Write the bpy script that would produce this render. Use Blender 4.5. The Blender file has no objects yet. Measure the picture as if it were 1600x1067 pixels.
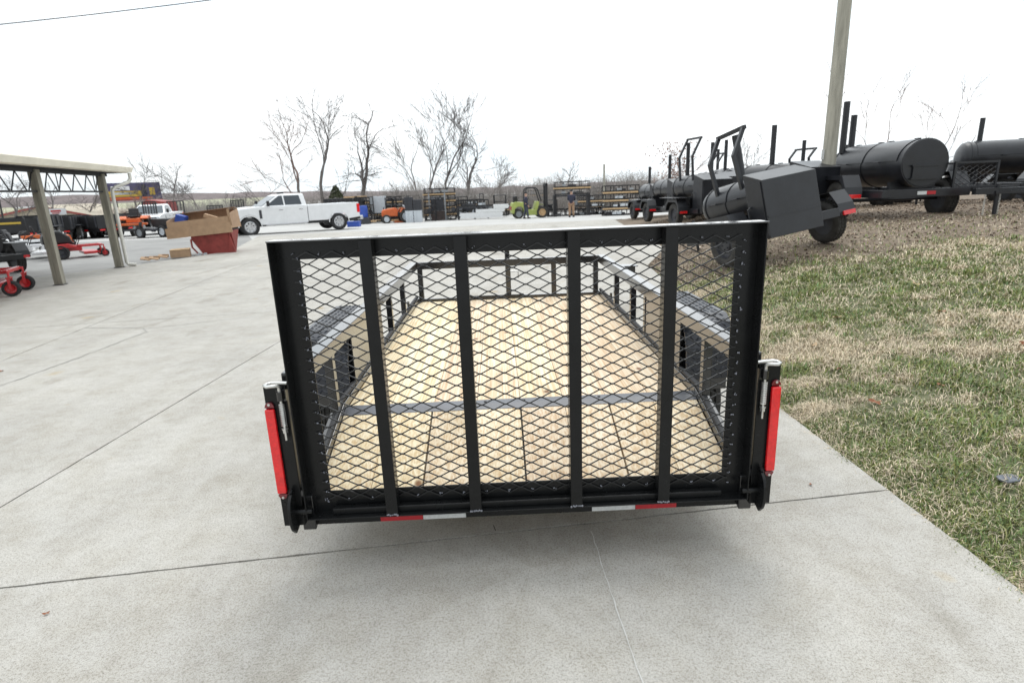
import bpy, bmesh, math, random
import numpy as np
from mathutils import Vector, Matrix, Euler
random.seed(7); rng = np.random.default_rng(7)
PI = math.pi
sc = bpy.context.scene
COL = sc.collection

# ------------------------------------------------------------------ camera
cam = bpy.data.cameras.new('camera'); camo = bpy.data.objects.new('camera', cam); COL.objects.link(camo)
yaw, pitch, roll = -0.0148, 0.2613, -0.0398
cy, sy, cp, sp = math.cos(yaw), math.sin(yaw), math.cos(pitch), math.sin(pitch)
F = Vector((-sy*cp, cy*cp, -sp)); Rt = Vector((cy, sy, 0)); U = Rt.cross(F)
R2 = Rt*math.cos(roll)+U*math.sin(roll); U2 = -Rt*math.sin(roll)+U*math.cos(roll)
m = Matrix((R2, U2, -F)).transposed().to_4x4(); m.translation = (-0.08, -2.3473, 1.7332)
camo.matrix_world = m
cam.sensor_width = 36; cam.lens = 899.54/1600*36; cam.clip_start = 0.05; cam.clip_end = 3000
cam.dof.use_dof = True; cam.dof.focus_distance = 2.7; cam.dof.aperture_fstop = 4.5
sc.camera = camo

# ------------------------------------------------------------------ world and sun
SUN_EL, SUN_AZ = math.radians(62), math.radians(12)      # azimuth from +Y towards +X
w = bpy.data.worlds.new('World'); sc.world = w; w.use_nodes = True
nt = w.node_tree; nt.nodes.clear(); L = nt.links.new
def N(t, **k):
    n = nt.nodes.new(t)
    for a, b in k.items(): setattr(n, a, b)
    return n
sky = N('ShaderNodeTexSky', sky_type='NISHITA', sun_disc=False, sun_elevation=SUN_EL, sun_rotation=SUN_AZ)
tc = N('ShaderNodeTexCoord')
sd = Vector((math.sin(SUN_AZ)*math.cos(SUN_EL), math.cos(SUN_AZ)*math.cos(SUN_EL), math.sin(SUN_EL)))
dot = N('ShaderNodeVectorMath', operation='DOT_PRODUCT'); L(tc.outputs['Generated'], dot.inputs[0]); dot.inputs[1].default_value = sd
glow = N('ShaderNodeMapRange', interpolation_type='SMOOTHSTEP'); glow.inputs['From Min'].default_value = 0.3; glow.inputs['From Max'].default_value = 1.0
glow.inputs['To Min'].default_value = 0; glow.inputs['To Max'].default_value = 1; L(dot.outputs['Value'], glow.inputs['Value'])
mp = N('ShaderNodeMapping'); mp.inputs['Scale'].default_value = (1.3, 1.3, 4.5); L(tc.outputs['Generated'], mp.inputs['Vector'])
no = N('ShaderNodeTexNoise'); no.inputs['Scale'].default_value = 1.6; no.inputs['Detail'].default_value = 5; no.inputs['Roughness'].default_value = .5; L(mp.outputs[0], no.inputs['Vector'])
rp = N('ShaderNodeValToRGB'); rp.color_ramp.elements[0].position = .36; rp.color_ramp.elements[0].color = (8.9, 9.8, 10.4, 1)
rp.color_ramp.elements[1].position = .56; rp.color_ramp.elements[1].color = (11.2, 11.5, 11.6, 1); L(no.outputs['Fac'], rp.inputs['Fac'])
gm = N('ShaderNodeMath', operation='MULTIPLY_ADD'); gm.inputs[1].default_value = 1.0; gm.inputs[2].default_value = 0.97; L(glow.outputs[0], gm.inputs[0])
vs = N('ShaderNodeVectorMath', operation='SCALE'); L(rp.outputs['Color'], vs.inputs[0]); L(gm.outputs[0], vs.inputs['Scale'])
mix = N('ShaderNodeMix', data_type='RGBA'); mix.inputs['Factor'].default_value = .93
L(sky.outputs['Color'], mix.inputs['A']); L(vs.outputs[0], mix.inputs['B'])
bg = N('ShaderNodeBackground'); bg.inputs['Strength'].default_value = 0.1; L(mix.outputs['Result'], bg.inputs['Color'])
out = N('ShaderNodeOutputWorld'); L(bg.outputs[0], out.inputs['Surface'])
sun = bpy.data.lights.new('sun', 'SUN'); sun.energy = 1.0; sun.angle = math.radians(30); sun.color = (1, .97, .92)
so = bpy.data.objects.new('sun', sun); COL.objects.link(so); so.rotation_euler = (-sd).to_track_quat('-Z', 'Y').to_euler()
vs_ = sc.view_settings; vs_.view_transform = 'Standard'; vs_.look = 'None'; vs_.gamma = 1; vs_.exposure = 0.1; vs_.use_curve_mapping = False
sc.display_settings.display_device = 'sRGB'

# ------------------------------------------------------------------ materials
def mat(name, col, rough=.5, metal=0.0, var=0.0, vscale=4.0, bump=0.0, bscale=60.0, spec=.5, col2=None, stretch=(1, 1, 1), coat=0.0, emit=None, objvar=0.0, ior=1.5, alpha=None, trans=0.0, rvar=0.0):
    M = bpy.data.materials.new(name); M.use_nodes = True; t = M.node_tree; b = t.nodes['Principled BSDF']
    b.inputs['Base Color'].default_value = (*col, 1); b.inputs['Roughness'].default_value = rough; b.inputs['Metallic'].default_value = metal
    b.inputs['Specular IOR Level'].default_value = spec; b.inputs['IOR'].default_value = ior; b.inputs['Coat Weight'].default_value = coat
    b.inputs['Coat Roughness'].default_value = .12; b.inputs['Transmission Weight'].default_value = trans
    tcn = t.nodes.new('ShaderNodeTexCoord'); mpn = t.nodes.new('ShaderNodeMapping'); mpn.inputs['Scale'].default_value = stretch
    t.links.new(tcn.outputs['Object'], mpn.inputs['Vector'])
    oi = t.nodes.new('ShaderNodeObjectInfo'); add = t.nodes.new('ShaderNodeVectorMath'); add.operation = 'ADD'
    sc_ = t.nodes.new('ShaderNodeVectorMath'); sc_.operation = 'SCALE'; sc_.inputs['Scale'].default_value = 37.0 if objvar else 0
    cb = t.nodes.new('ShaderNodeCombineXYZ')
    for i in range(3): t.links.new(oi.outputs['Random'], cb.inputs[i])
    t.links.new(cb.outputs[0], sc_.inputs[0]); t.links.new(mpn.outputs[0], add.inputs[0]); t.links.new(sc_.outputs[0], add.inputs[1])
    if var or col2:
        n = t.nodes.new('ShaderNodeTexNoise'); n.inputs['Scale'].default_value = vscale; n.inputs['Detail'].default_value = 8; n.inputs['Roughness'].default_value = .65
        t.links.new(add.outputs[0], n.inputs['Vector'])
        r = t.nodes.new('ShaderNodeValToRGB'); r.color_ramp.elements[0].position = .33; r.color_ramp.elements[1].position = .68
        c2 = col2 if col2 else tuple(min(1, c*(1+var)) for c in col); c1 = col if col2 else tuple(c*(1-var) for c in col)
        r.color_ramp.elements[0].color = (*c1, 1); r.color_ramp.elements[1].color = (*c2, 1)
        t.links.new(n.outputs['Fac'], r.inputs['Fac']); last = r.outputs['Color']
        if objvar:
            hs = t.nodes.new('ShaderNodeHueSaturation'); mr = t.nodes.new('ShaderNodeMapRange')
            mr.inputs['To Min'].default_value = 1-objvar; mr.inputs['To Max'].default_value = 1+objvar
            t.links.new(oi.outputs['Random'], mr.inputs['Value']); t.links.new(mr.outputs[0], hs.inputs['Value']); t.links.new(last, hs.inputs['Color']); last = hs.outputs['Color']
        t.links.new(last, b.inputs['Base Color'])
        if rvar:
            m2 = t.nodes.new('ShaderNodeMapRange'); m2.inputs['To Min'].default_value = max(.02, rough-rvar); m2.inputs['To Max'].default_value = rough+rvar
            t.links.new(n.outputs['Fac'], m2.inputs['Value']); t.links.new(m2.outputs[0], b.inputs['Roughness'])
    if bump:
        n2 = t.nodes.new('ShaderNodeTexNoise'); n2.inputs['Scale'].default_value = bscale; n2.inputs['Detail'].default_value = 5
        t.links.new(add.outputs[0], n2.inputs['Vector'])
        bp = t.nodes.new('ShaderNodeBump'); bp.inputs['Strength'].default_value = bump; bp.inputs['Distance'].default_value = .01
        t.links.new(n2.outputs['Fac'], bp.inputs['Height']); t.links.new(bp.outputs[0], b.inputs['Normal'])
    if emit:
        b.inputs['Emission Color'].default_value = (*emit[0], 1); b.inputs['Emission Strength'].default_value = emit[1]
    return M

M = {}
M['black'] = mat('black_enamel', (.007, .007, .008), .2, var=.25, vscale=6, bump=.03, bscale=25, spec=.6, coat=.65, rvar=.05)
M['blackgate'] = mat('black_gate_enamel', (.0085, .009, .0095), .26, var=.2, vscale=9, bump=.03, bscale=30, spec=.28, coat=.0, rvar=.05)
M['matblack'] = mat('matt_black', (.016, .016, .018), .6, var=.3)
M['smoker'] = mat('smoker_paint', (.0135, .0148, .0185), .36, var=.35, vscale=3, bump=.08, bscale=9, spec=.5, rvar=.1)
M['darkgrey'] = mat('dark_grey', (.04, .042, .05), .5, var=.25)
M['rubber'] = mat('rubber', (.022, .022, .023), .75, var=.3, vscale=12, bump=.15, bscale=60)
M['rubberdusty'] = mat('rubber_dusty', (.045, .043, .040), .85, var=.35, vscale=8)
M['zinc'] = mat('zinc_plate', (.68, .68, .66), .28, metal=.85, var=.12, vscale=30)
M['weld'] = mat('weld_spatter', (.32, .33, .38), .35, metal=.6)
M['red_lens'] = mat('red_lens', (.74, .008, .012), .12, var=.18, vscale=45, spec=.6, coat=.6, bump=.25, bscale=220)
M['dark_lens'] = mat('dark_lens', (.16, .008, .014), .15, spec=.6, coat=.8)
M['red_tape'] = mat('red_tape', (.42, .012, .02), .4, var=.15, vscale=80)
M['white_tape'] = mat('white_tape', (.58, .6, .6), .4, var=.12, vscale=80)
M['white'] = mat('white_paint', (.78, .79, .80), .25, var=.04, coat=.6)
M['cream'] = mat('cream_trim', (.78, .74, .63), .5, var=.10, vscale=2)
M['galv'] = mat('downspout', (.62, .61, .56), .35, metal=.25, var=.12)
M['postwood'] = mat('painted_post', (.25, .235, .19), .7, var=.3, vscale=9, bump=.3, bscale=30, stretch=(1, 1, .15))
M['polewood'] = mat('pole_wood', (.36, .345, .29), .85, var=.28, vscale=14, bump=.5, bscale=40, stretch=(1, 1, .08))
M['glass'] = mat('dark_glass', (.03, .04, .05), .06, spec=.8, var=.1)
M['windscreen'] = mat('windscreen', (.14, .19, .22), .08, spec=.8, var=.2, vscale=2)
M['red'] = mat('red_paint', (.50, .018, .022), .35, var=.15, coat=.4)
M['redbin'] = mat('red_bin_paint', (.27, .045, .038), .6, var=.28, vscale=5, bump=.2)
M['orange'] = mat('orange_paint', (.62, .13, .03), .4, var=.15)
M['card'] = mat('cardboard', (.42, .28, .175), .85, var=.12, vscale=6, bump=.15, bscale=30)
M['cardin'] = mat('cardboard_inside', (.36, .235, .15), .85, var=.15, vscale=6)
M['timber'] = mat('timber', (.55, .38, .21), .7, var=.2, vscale=8)
M['lime'] = mat('lime_paint', (.36, .42, .11), .45, var=.12)
M['blue'] = mat('blue_plastic', (.03, .08, .38), .45, var=.15)
M['grey'] = mat('grey_paint', (.30, .32, .34), .5, var=.2)
M['lightgrey'] = mat('light_grey', (.58, .62, .66), .5, var=.12)
M['chrome'] = mat('alloy', (.62, .63, .65), .25, metal=.8)
M['bark'] = mat('bark', (.15, .135, .125), .9, var=.3, vscale=3)
M['twig'] = mat('twig', (.15, .135, .13), .9, var=.3, vscale=2)
M['brush'] = mat('brush_twig', (.31, .285, .265), .9, var=.3, vscale=.6)
M['twigred'] = mat('twig_reddish', (.22, .15, .13), .9, var=.3, vscale=2)
M['evergreen'] = mat('evergreen', (.075, .085, .045), .8, var=.35)
M['leafdead'] = mat('dead_leaf', (.26, .10, .045), .7, var=.35, vscale=30)
M['leafpale'] = mat('pale_dead_leaf', (.46, .32, .19), .7, var=.25, vscale=30)
M['skin'] = mat('skin', (.48, .29, .21), .5)
M['jacket'] = mat('dark_jacket', (.03, .032, .055), .8, var=.2)
M['tan'] = mat('tan_trousers', (.34, .22, .14), .85, var=.15)
M['jeans'] = mat('dark_jeans', (.05, .055, .08), .85, var=.15)
M['yellow'] = mat('yellow_print', (.55, .38, .05), .5)
M['purple'] = mat('purple_print', (.08, .07, .15), .5, var=.4, vscale=1)
M['tanwall'] = mat('tan_wall', (.42, .37, .29), .8, var=.1)
M['stone'] = mat('stone', (.12, .13, .15), .7, var=.25, vscale=20, bump=.4)

def concrete():
    Mx = bpy.data.materials.new('concrete'); Mx.use_nodes = True; t = Mx.node_tree; b = t.nodes['Principled BSDF']; l = t.links.new
    g = t.nodes.new('ShaderNodeNewGeometry')
    def noise(s, d=6, r=.6, st=(1, 1, 1)):
        mm = t.nodes.new('ShaderNodeMapping'); mm.inputs['Scale'].default_value = st; l(g.outputs['Position'], mm.inputs['Vector'])
        n = t.nodes.new('ShaderNodeTexNoise'); n.inputs['Scale'].default_value = s; n.inputs['Detail'].default_value = d; n.inputs['Roughness'].default_value = r
        l(mm.outputs[0], n.inputs['Vector']); return n.outputs['Fac']
    def ramp(f, p0, c0, p1, c1):
        r = t.nodes.new('ShaderNodeValToRGB'); r.color_ramp.elements[0].position = p0; r.color_ramp.elements[0].color = (*c0, 1)
        r.color_ramp.elements[1].position = p1; r.color_ramp.elements[1].color = (*c1, 1); l(f, r.inputs['Fac']); return r.outputs['Color']
    def mul(a, c, f=1.0):
        n = t.nodes.new('ShaderNodeMix'); n.data_type = 'RGBA'; n.blend_type = 'MULTIPLY'; n.inputs['Factor'].default_value = f; l(a, n.inputs['A']); l(c, n.inputs['B']); return n.outputs['Result']
    base = ramp(noise(.55, 7, .62), .3, (.398, .383, .364), .7, (.505, .487, .464))
    base = mul(base, ramp(noise(1.4, 6, .6, (1, .28, 1)), .35, (.93, .93, .935), .62, (1, 1, 1)))
    base = mul(base, ramp(noise(3.2, 8, .7), .30, (.83, .81, .77), .58, (1, 1, 1)))
    base = mul(base, ramp(noise(14, 6, .75), .30, (.88, .87, .85), .55, (1.02, 1.02, 1.01)))
    base = mul(base, ramp(noise(95, 3, .7), .34, (.66, .65, .62), .52, (1, 1, 1)))      # fine aggregate
    base = mul(base, ramp(noise(280, 2, .6), .36, (.62, .62, .60), .50, (1.08, 1.08, 1.06)))
    v = t.nodes.new('ShaderNodeTexVoronoi'); v.inputs['Scale'].default_value = 42; l(g.outputs['Position'], v.inputs['Vector'])
    base = mul(base, ramp(v.outputs['Distance'], .03, (.42, .40, .37), .095, (1, 1, 1)))          # pits
    # a few tyre and oil stains
    base = mul(base, ramp(noise(.9, 3, .5, (1.6, .7, 1)), .27, (.72, .70, .66), .40, (1, 1, 1)))
    base = mul(base, ramp(noise(2.6, 2, .4), .22, (.98, .86, .66), .30, (1, 1, 1)))
    oi = t.nodes.new('ShaderNodeObjectInfo'); mr = t.nodes.new('ShaderNodeMapRange'); mr.inputs['To Min'].default_value = .95; mr.inputs['To Max'].default_value = 1.05; l(oi.outputs['Random'], mr.inputs['Value'])
    vm = t.nodes.new('ShaderNodeVectorMath'); vm.operation = 'SCALE'; l(base, vm.inputs[0]); l(mr.outputs[0], vm.inputs['Scale'])
    l(vm.outputs[0], b.inputs['Base Color']); b.inputs['Roughness'].default_value = .82; b.inputs['Specular IOR Level'].default_value = .35
    bp = t.nodes.new('ShaderNodeBump'); bp.inputs['Strength'].default_value = .35; bp.inputs['Distance'].default_value = .004; l(noise(120, 4, .7), bp.inputs['Height']); l(bp.outputs[0], b.inputs['Normal'])
    return Mx
M['concrete'] = concrete()
M['joint'] = mat('joint_filler', (.022, .019, .017), .95, var=.4, vscale=40)
M['scratch'] = mat('pale_scratch', (.60, .60, .58), .8)

def wood():
    Mx = bpy.data.materials.new('pine_deck'); Mx.use_nodes = True; t = Mx.node_tree; b = t.nodes['Principled BSDF']; l = t.links.new
    tcn = t.nodes.new('ShaderNodeTexCoord'); oi = t.nodes.new('ShaderNodeObjectInfo')
    cb = t.nodes.new('ShaderNodeCombineXYZ')
    ms = t.nodes.new('ShaderNodeMath'); ms.operation = 'MULTIPLY'; ms.inputs[1].default_value = 53; l(oi.outputs['Random'], ms.inputs[0])
    for i in range(3): l(ms.outputs[0], cb.inputs[i])
    ad = t.nodes.new('ShaderNodeVectorMath'); ad.operation = 'ADD'; l(tcn.outputs['Object'], ad.inputs[0]); l(cb.outputs[0], ad.inputs[1])
    def noise(s, st, d=5, r=.6):
        mm = t.nodes.new('ShaderNodeMapping'); mm.inputs['Scale'].default_value = st; l(ad.outputs[0], mm.inputs['Vector'])
        n = t.nodes.new('ShaderNodeTexNoise'); n.inputs['Scale'].default_value = s; n.inputs['Detail'].default_value = d; n.inputs['Roughness'].default_value = r; n.inputs['Distortion'].default_value = .04
        l(mm.outputs[0], n.inputs['Vector']); return n.outputs['Fac']
    def ramp(f, p0, c0, p1, c1):
        r = t.nodes.new('ShaderNodeValToRGB'); r.color_ramp.elements[0].position = p0; r.color_ramp.elements[0].color = (*c0, 1)
        r.color_ramp.elements[1].position = p1; r.color_ramp.elements[1].color = (*c1, 1); l(f, r.inputs['Fac']); return r.outputs['Color']
    def mul(a, c):
        n = t.nodes.new('ShaderNodeMix'); n.data_type = 'RGBA'; n.blend_type = 'MULTIPLY'; n.inputs['Factor'].default_value = 1; l(a, n.inputs['A']); l(c, n.inputs['B']); return n.outputs['Result']
    c = ramp(noise(2.2, (1, .35, 1)), .3, (.72, .62, .43), .7, (.85, .755, .575))
    c = mul(c, ramp(noise(26, (1, .035, 1), 4, .7), .36, (.90, .84, .74), .58, (1, 1, 1)))
    c = mul(c, ramp(noise(95, (1, .015, 1), 2, .6), .38, (.80, .70, .58), .56, (1, 1, 1)))
    c = mul(c, ramp(noise(2.2, (2.6, .35, 1), 4, .6), .30, (.76, .75, .74), .40, (1, 1, 1)))
    c = mul(c, ramp(noise(1.5, (1.5, .6, 1), 3), .28, (.80, .80, .78), .42, (1, 1, 1)))
    v = t.nodes.new('ShaderNodeTexVoronoi'); v.voronoi_dimensions = '2D'; v.inputs['Scale'].default_value = 1.35
    mm = t.nodes.new('ShaderNodeMapping'); mm.inputs['Scale'].default_value = (1, .75, .2); l(ad.outputs[0], mm.inputs['Vector']); l(mm.outputs[0], v.inputs['Vector'])
    c = mul(c, ramp(v.outputs['Distance'], .012, (.28, .15, .08), .034, (1, 1, 1)))
    hs = t.nodes.new('ShaderNodeHueSaturation'); mr = t.nodes.new('ShaderNodeMapRange'); mr.inputs['To Min'].default_value = .91; mr.inputs['To Max'].default_value = 1.06
    l(oi.outputs['Random'], mr.inputs['Value']); l(mr.outputs[0], hs.inputs['Value']); l(c, hs.inputs['Color'])
    m4 = t.nodes.new('ShaderNodeMapRange'); m4.inputs['To Min'].default_value = .487; m4.inputs['To Max'].default_value = .506; l(oi.outputs['Random'], m4.inputs['Value']); l(m4.outputs[0], hs.inputs['Hue'])
    l(hs.outputs['Color'], b.inputs['Base Color']); b.inputs['Roughness'].default_value = .6; b.inputs['Specular IOR Level'].default_value = .3
    bp = t.nodes.new('ShaderNodeBump'); bp.inputs['Strength'].default_value = .25; bp.inputs['Distance'].default_value = .003; l(noise(60, (1, .04, 1)), bp.inputs['Height']); l(bp.outputs[0], b.inputs['Normal'])
    return Mx
M['wood'] = wood()

def vcol_mat(name, rough=.9, nscale=40, lo=.6, hi=1.25, bump=.5, trans=0):
    Mx = bpy.data.materials.new(name); Mx.use_nodes = True; t = Mx.node_tree; b = t.nodes['Principled BSDF']; l = t.links.new
    a = t.nodes.new('ShaderNodeAttribute'); a.attribute_name = 'col'
    g = t.nodes.new('ShaderNodeNewGeometry'); n = t.nodes.new('ShaderNodeTexNoise'); n.inputs['Scale'].default_value = nscale; n.inputs['Detail'].default_value = 7; n.inputs['Roughness'].default_value = .7
    l(g.outputs['Position'], n.inputs['Vector'])
    mr = t.nodes.new('ShaderNodeMapRange'); mr.inputs['From Min'].default_value = .3; mr.inputs['From Max'].default_value = .7; mr.inputs['To Min'].default_value = lo; mr.inputs['To Max'].default_value = hi; l(n.outputs['Fac'], mr.inputs['Value'])
    vm = t.nodes.new('ShaderNodeVectorMath'); vm.operation = 'SCALE'; l(a.outputs['Color'], vm.inputs[0]); l(mr.outputs[0], vm.inputs['Scale']); l(vm.outputs[0], b.inputs['Base Color'])
    b.inputs['Roughness'].default_value = rough; b.inputs['Specular IOR Level'].default_value = .25
    if bump:
        bp = t.nodes.new('ShaderNodeBump'); bp.inputs['Strength'].default_value = bump; bp.inputs['Distance'].default_value = .02; l(n.outputs['Fac'], bp.inputs['Height']); l(bp.outputs[0], b.inputs['Normal'])
    return Mx
M['turf'] = vcol_mat('turf_soil'); M['blade'] = vcol_mat('grass_blade', .7, 3, .85, 1.15, 0)
M['gravel'] = mat('gravel', (.36, .355, .34), .9, col2=(.50, .495, .48), vscale=.35, bump=.6, bscale=18)
M['field'] = mat('field_grass', (.30, .31, .20), .95, col2=(.40, .39, .27), vscale=.04)
M['hill'] = mat('wooded_hill', (.105, .085, .085), .95, col2=(.17, .135, .13), vscale=.15, bump=1, bscale=.5)

# ------------------------------------------------------------------ mesh helpers
class MB:
    def __init__(s): s.v = []; s.f = []; s.mi = []
    def add(s, vs, fs, mi=0, mx=None):
        o = len(s.v); s.v += [tuple(mx @ Vector(p)) if mx else tuple(p) for p in vs]; s.f += [tuple(i+o for i in f) for f in fs]; s.mi += [mi]*len(fs); return s
    def box(s, c, d, rot=None, mi=0):
        hx, hy, hz = d[0]/2, d[1]/2, d[2]/2
        vs = [(-hx, -hy, -hz), (hx, -hy, -hz), (hx, hy, -hz), (-hx, hy, -hz), (-hx, -hy, hz), (hx, -hy, hz), (hx, hy, hz), (-hx, hy, hz)]
        mx = Matrix.Translation(c)
        if rot: mx = mx @ Euler(rot).to_matrix().to_4x4()
        return s.add(vs, [(0, 3, 2, 1), (4, 5, 6, 7), (0, 1, 5, 4), (1, 2, 6, 5), (2, 3, 7, 6), (3, 0, 4, 7)], mi, mx)
    def bb(s, x0, x1, y0, y1, z0, z1, mi=0): return s.box(((x0+x1)/2, (y0+y1)/2, (z0+z1)/2), (abs(x1-x0), abs(y1-y0), abs(z1-z0)), None, mi)
    def tube(s, pts, r, n=8, mi=0, cap=True, r1=None, sq=False):
        pts = [Vector(p) for p in pts]; k = len(pts); o = len(s.v); up0 = None
        for i, p in enumerate(pts):
            a = pts[max(0, i-1)]; b = pts[min(k-1, i+1)]; d = (b-a).normalized()
            if up0 is None: up0 = Vector((0, 0, 1)) if abs(d.z) < .9 else Vector((0, 1, 0))
            x = d.cross(up0)
            if x.length < 1e-4: x = d.cross(Vector((1, 0, 0)))
            x.normalize(); y = x.cross(d).normalized(); up0 = y
            rr = r if r1 is None else r+(r1-r)*i/(k-1)
            for j in range(n):
                t = 2*PI*j/n + (PI/4 if n == 4 else 0); s.v.append(tuple(p+x*math.cos(t)*rr+y*math.sin(t)*rr))
        for i in range(k-1):
            for j in range(n):
                a = o+i*n+j; b = o+i*n+(j+1) % n; s.f.append((a, b, b+n, a+n)); s.mi.append(mi)
        if cap:
            s.f.append(tuple(o+j for j in range(n))[::-1]); s.mi.append(mi); s.f.append(tuple(o+(k-1)*n+j for j in range(n))); s.mi.append(mi)
        return s
    def prism(s, poly, h0, h1, axis='x', mi=0):
        n = len(poly)
        def P(a, b, h): return {'x': (h, a, b), 'y': (a, h, b), 'z': (a, b, h)}[axis]
        vs = [P(a, b, h0) for a, b in poly]+[P(a, b, h1) for a, b in poly]
        fs = [tuple(range(n))[::-1], tuple(range(n, 2*n))]+[(i, (i+1) % n, n+(i+1) % n, n+i) for i in range(n)]
        return s.add(vs, fs, mi)
    def lathe(s, prof, c, axis='x', n=24, mi=0, a0=0, a1=2*PI):
        o = len(s.v); full = abs(a1-a0-2*PI) < 1e-6; m_ = n if full else n+1; k = len(prof)
        for j in range(m_):
            t = a0+(a1-a0)*j/n
            for (h, r) in prof:
                q = {'x': (h, r*math.cos(t), r*math.sin(t)), 'y': (r*math.cos(t), h, r*math.sin(t)), 'z': (r*math.cos(t), r*math.sin(t), h)}[axis]
                s.v.append((c[0]+q[0], c[1]+q[1], c[2]+q[2]))
        for j in range(n):
            b = (j+1) % m_
            for i in range(k-1): s.f.append((o+j*k+i, o+b*k+i, o+b*k+i+1, o+j*k+i+1)); s.mi.append(mi)
        return s
    def build(s, name, mats, parent=None, smooth=False, bevel=0, loc=None, **tags):
        me = bpy.data.meshes.new(name); me.from_pydata(s.v, [], s.f)
        for mm in (mats if isinstance(mats, (list, tuple)) else [mats]): me.materials.append(mm)
        me.polygons.foreach_set('material_index', s.mi)
        bm = bmesh.new(); bm.from_mesh(me); bmesh.ops.recalc_face_normals(bm, faces=bm.faces); bm.to_mesh(me); bm.free()
        if smooth:
            me.polygons.foreach_set('use_smooth', [True]*len(me.polygons))
            try: me.set_sharp_from_angle(angle=math.radians(38))
            except Exception: pass
        me.update()
        o = bpy.data.objects.new(name, me); COL.objects.link(o)
        if parent: o.parent = parent
        if loc: o.location = loc
        if bevel:
            b = o.modifiers.new('bevel', 'BEVEL'); b.width = bevel; b.segments = 2; b.limit_method = 'ANGLE'; b.angle_limit = math.radians(40)
        for k, v in tags.items(): o[k] = v
        return o
def thing(name, label, cat, loc=(0, 0, 0), rz=0, rx=0, ry=0, group=None, scale=1):
    o = bpy.data.objects.new(name, None); COL.objects.link(o); o.empty_display_size = .2
    o.location = loc; o.rotation_euler = (rx, ry, rz); o.scale = (scale,)*3; o['label'] = label; o['category'] = cat
    if group: o['group'] = group
    return o
def tree_copy(o, parent=None):
    c = o.copy(); COL.objects.link(c); c.parent = parent
    for ch in list(o.children): tree_copy(ch, c)
    return c
def tag(o, label, cat, group=None):
    o['label'] = label; o['category'] = cat
    if group: o['group'] = group
    return o
def np_mesh(name, co, faces_n, mat_, col=None, kind=None, smooth=False):
    """co: (n,3); faces_n: (m,k) int"""
    me = bpy.data.meshes.new(name); m_, k = faces_n.shape
    me.vertices.add(len(co)); me.vertices.foreach_set('co', co.astype(np.float32).ravel())
    me.loops.add(m_*k); me.loops.foreach_set('vertex_index', faces_n.astype(np.int32).ravel())
    me.polygons.add(m_); me.polygons.foreach_set('loop_start', (np.arange(m_)*k).astype(np.int32)); me.polygons.foreach_set('loop_total', np.full(m_, k, np.int32))
    if smooth: me.polygons.foreach_set('use_smooth', np.ones(m_, bool))
    me.update(calc_edges=True); me.validate()
    if col is not None:
        a = me.color_attributes.new('col', 'FLOAT_COLOR', 'POINT'); a.data.foreach_set('color', np.c_[col, np.ones(len(col))].astype(np.float32).ravel())
    me.materials.append(mat_); o = bpy.data.objects.new(name, me); COL.objects.link(o)
    if kind: o['kind'] = kind
    return o

# ------------------------------------------------------------------ terrain
def lot(Y): return -0.03*np.clip(np.asarray(Y, float)-27, 0, 18)
EY = [-8, 0, 3, 6, 8, 10, 13, 17, 21, 26, 30, 36, 62]; EX = [2.12, 2.07, 2.03, 2.40, 2.90, 3.10, 4.3, 4.9, 5.1, 5.6, 8, 14, 30]
def edge(Y): return np.interp(Y, EY, EX)
def bank(X, Y):
    t = np.maximum(np.asarray(X, float)-edge(Y), 0)
    g = np.interp(Y, [-8, 3, 8, 12, 16, 20, 24, 30, 34], [.5, .6, 1, 1, .9, .72, .45, .1, 0])
    g = np.maximum(g, .85*np.clip((np.asarray(X, float)-edge(Y)-3)/5, 0, 1))
    return lot(Y)-.025+.9*(1-np.exp(-t/2.6))*g
def vnoise(x, y, s, seed=0):
    r = np.random.default_rng(100+seed).random((256, 256)); x = np.asarray(x)*s+37.3*seed; y = np.asarray(y)*s+11.7*seed
    xi = np.floor(x).astype(int); yi = np.floor(y).astype(int); fx = x-xi; fy = y-yi; fx = fx*fx*(3-2*fx); fy = fy*fy*(3-2*fy)
    a = r[xi % 256, yi % 256]; b = r[(xi+1) % 256, yi % 256]; c = r[xi % 256, (yi+1) % 256]; d = r[(xi+1) % 256, (yi+1) % 256]
    return (a*(1-fx)+b*fx)*(1-fy)+(c*(1-fx)+d*fx)*fy
def fbm(x, y, s, seed=0, o=4):
    return sum(vnoise(x, y, s*2**i, seed+i)*.5**(i+1) for i in range(o))/(1-.5**o)
def greenness(X, Y):
    t = X-edge(Y)
    n = .35*fbm(X, Y*1.3, .8, 3, 5)+.65*fbm(X, Y*1.4, 2.6, 13, 5)
    n = n+.13*np.exp(-((X-4.8)**2+(Y-4.3)**2*1.3)/3.6)+.07*np.exp(-((X-2.9)**2+(Y-1.5)**2)/.5)-.10*np.exp(-((t-.45)**2/.22+(Y-3.9)**2/2.2))-.10*np.exp(-((X-4.0)**2/1.6+(Y-1.0)**2/.5))-.05*np.clip((Y-5.6)/1.0, 0, 1)
    g = np.clip((n-.435)*5.5+.5, .05, .94)
    return g
def dirtness(X, Y):
    yb = 6.5-.12*(X-4)+1.4*(fbm(X, Y, .6, 9)-.5)
    return np.clip((Y-yb)/1.3+.5, 0, 1)
GREEN = np.array([.21, .235, .12]); TAN = np.array([.56, .47, .34]); DIRT = np.array([.15, .115, .085]); DIRT2 = np.array([.24, .19, .14])

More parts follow.
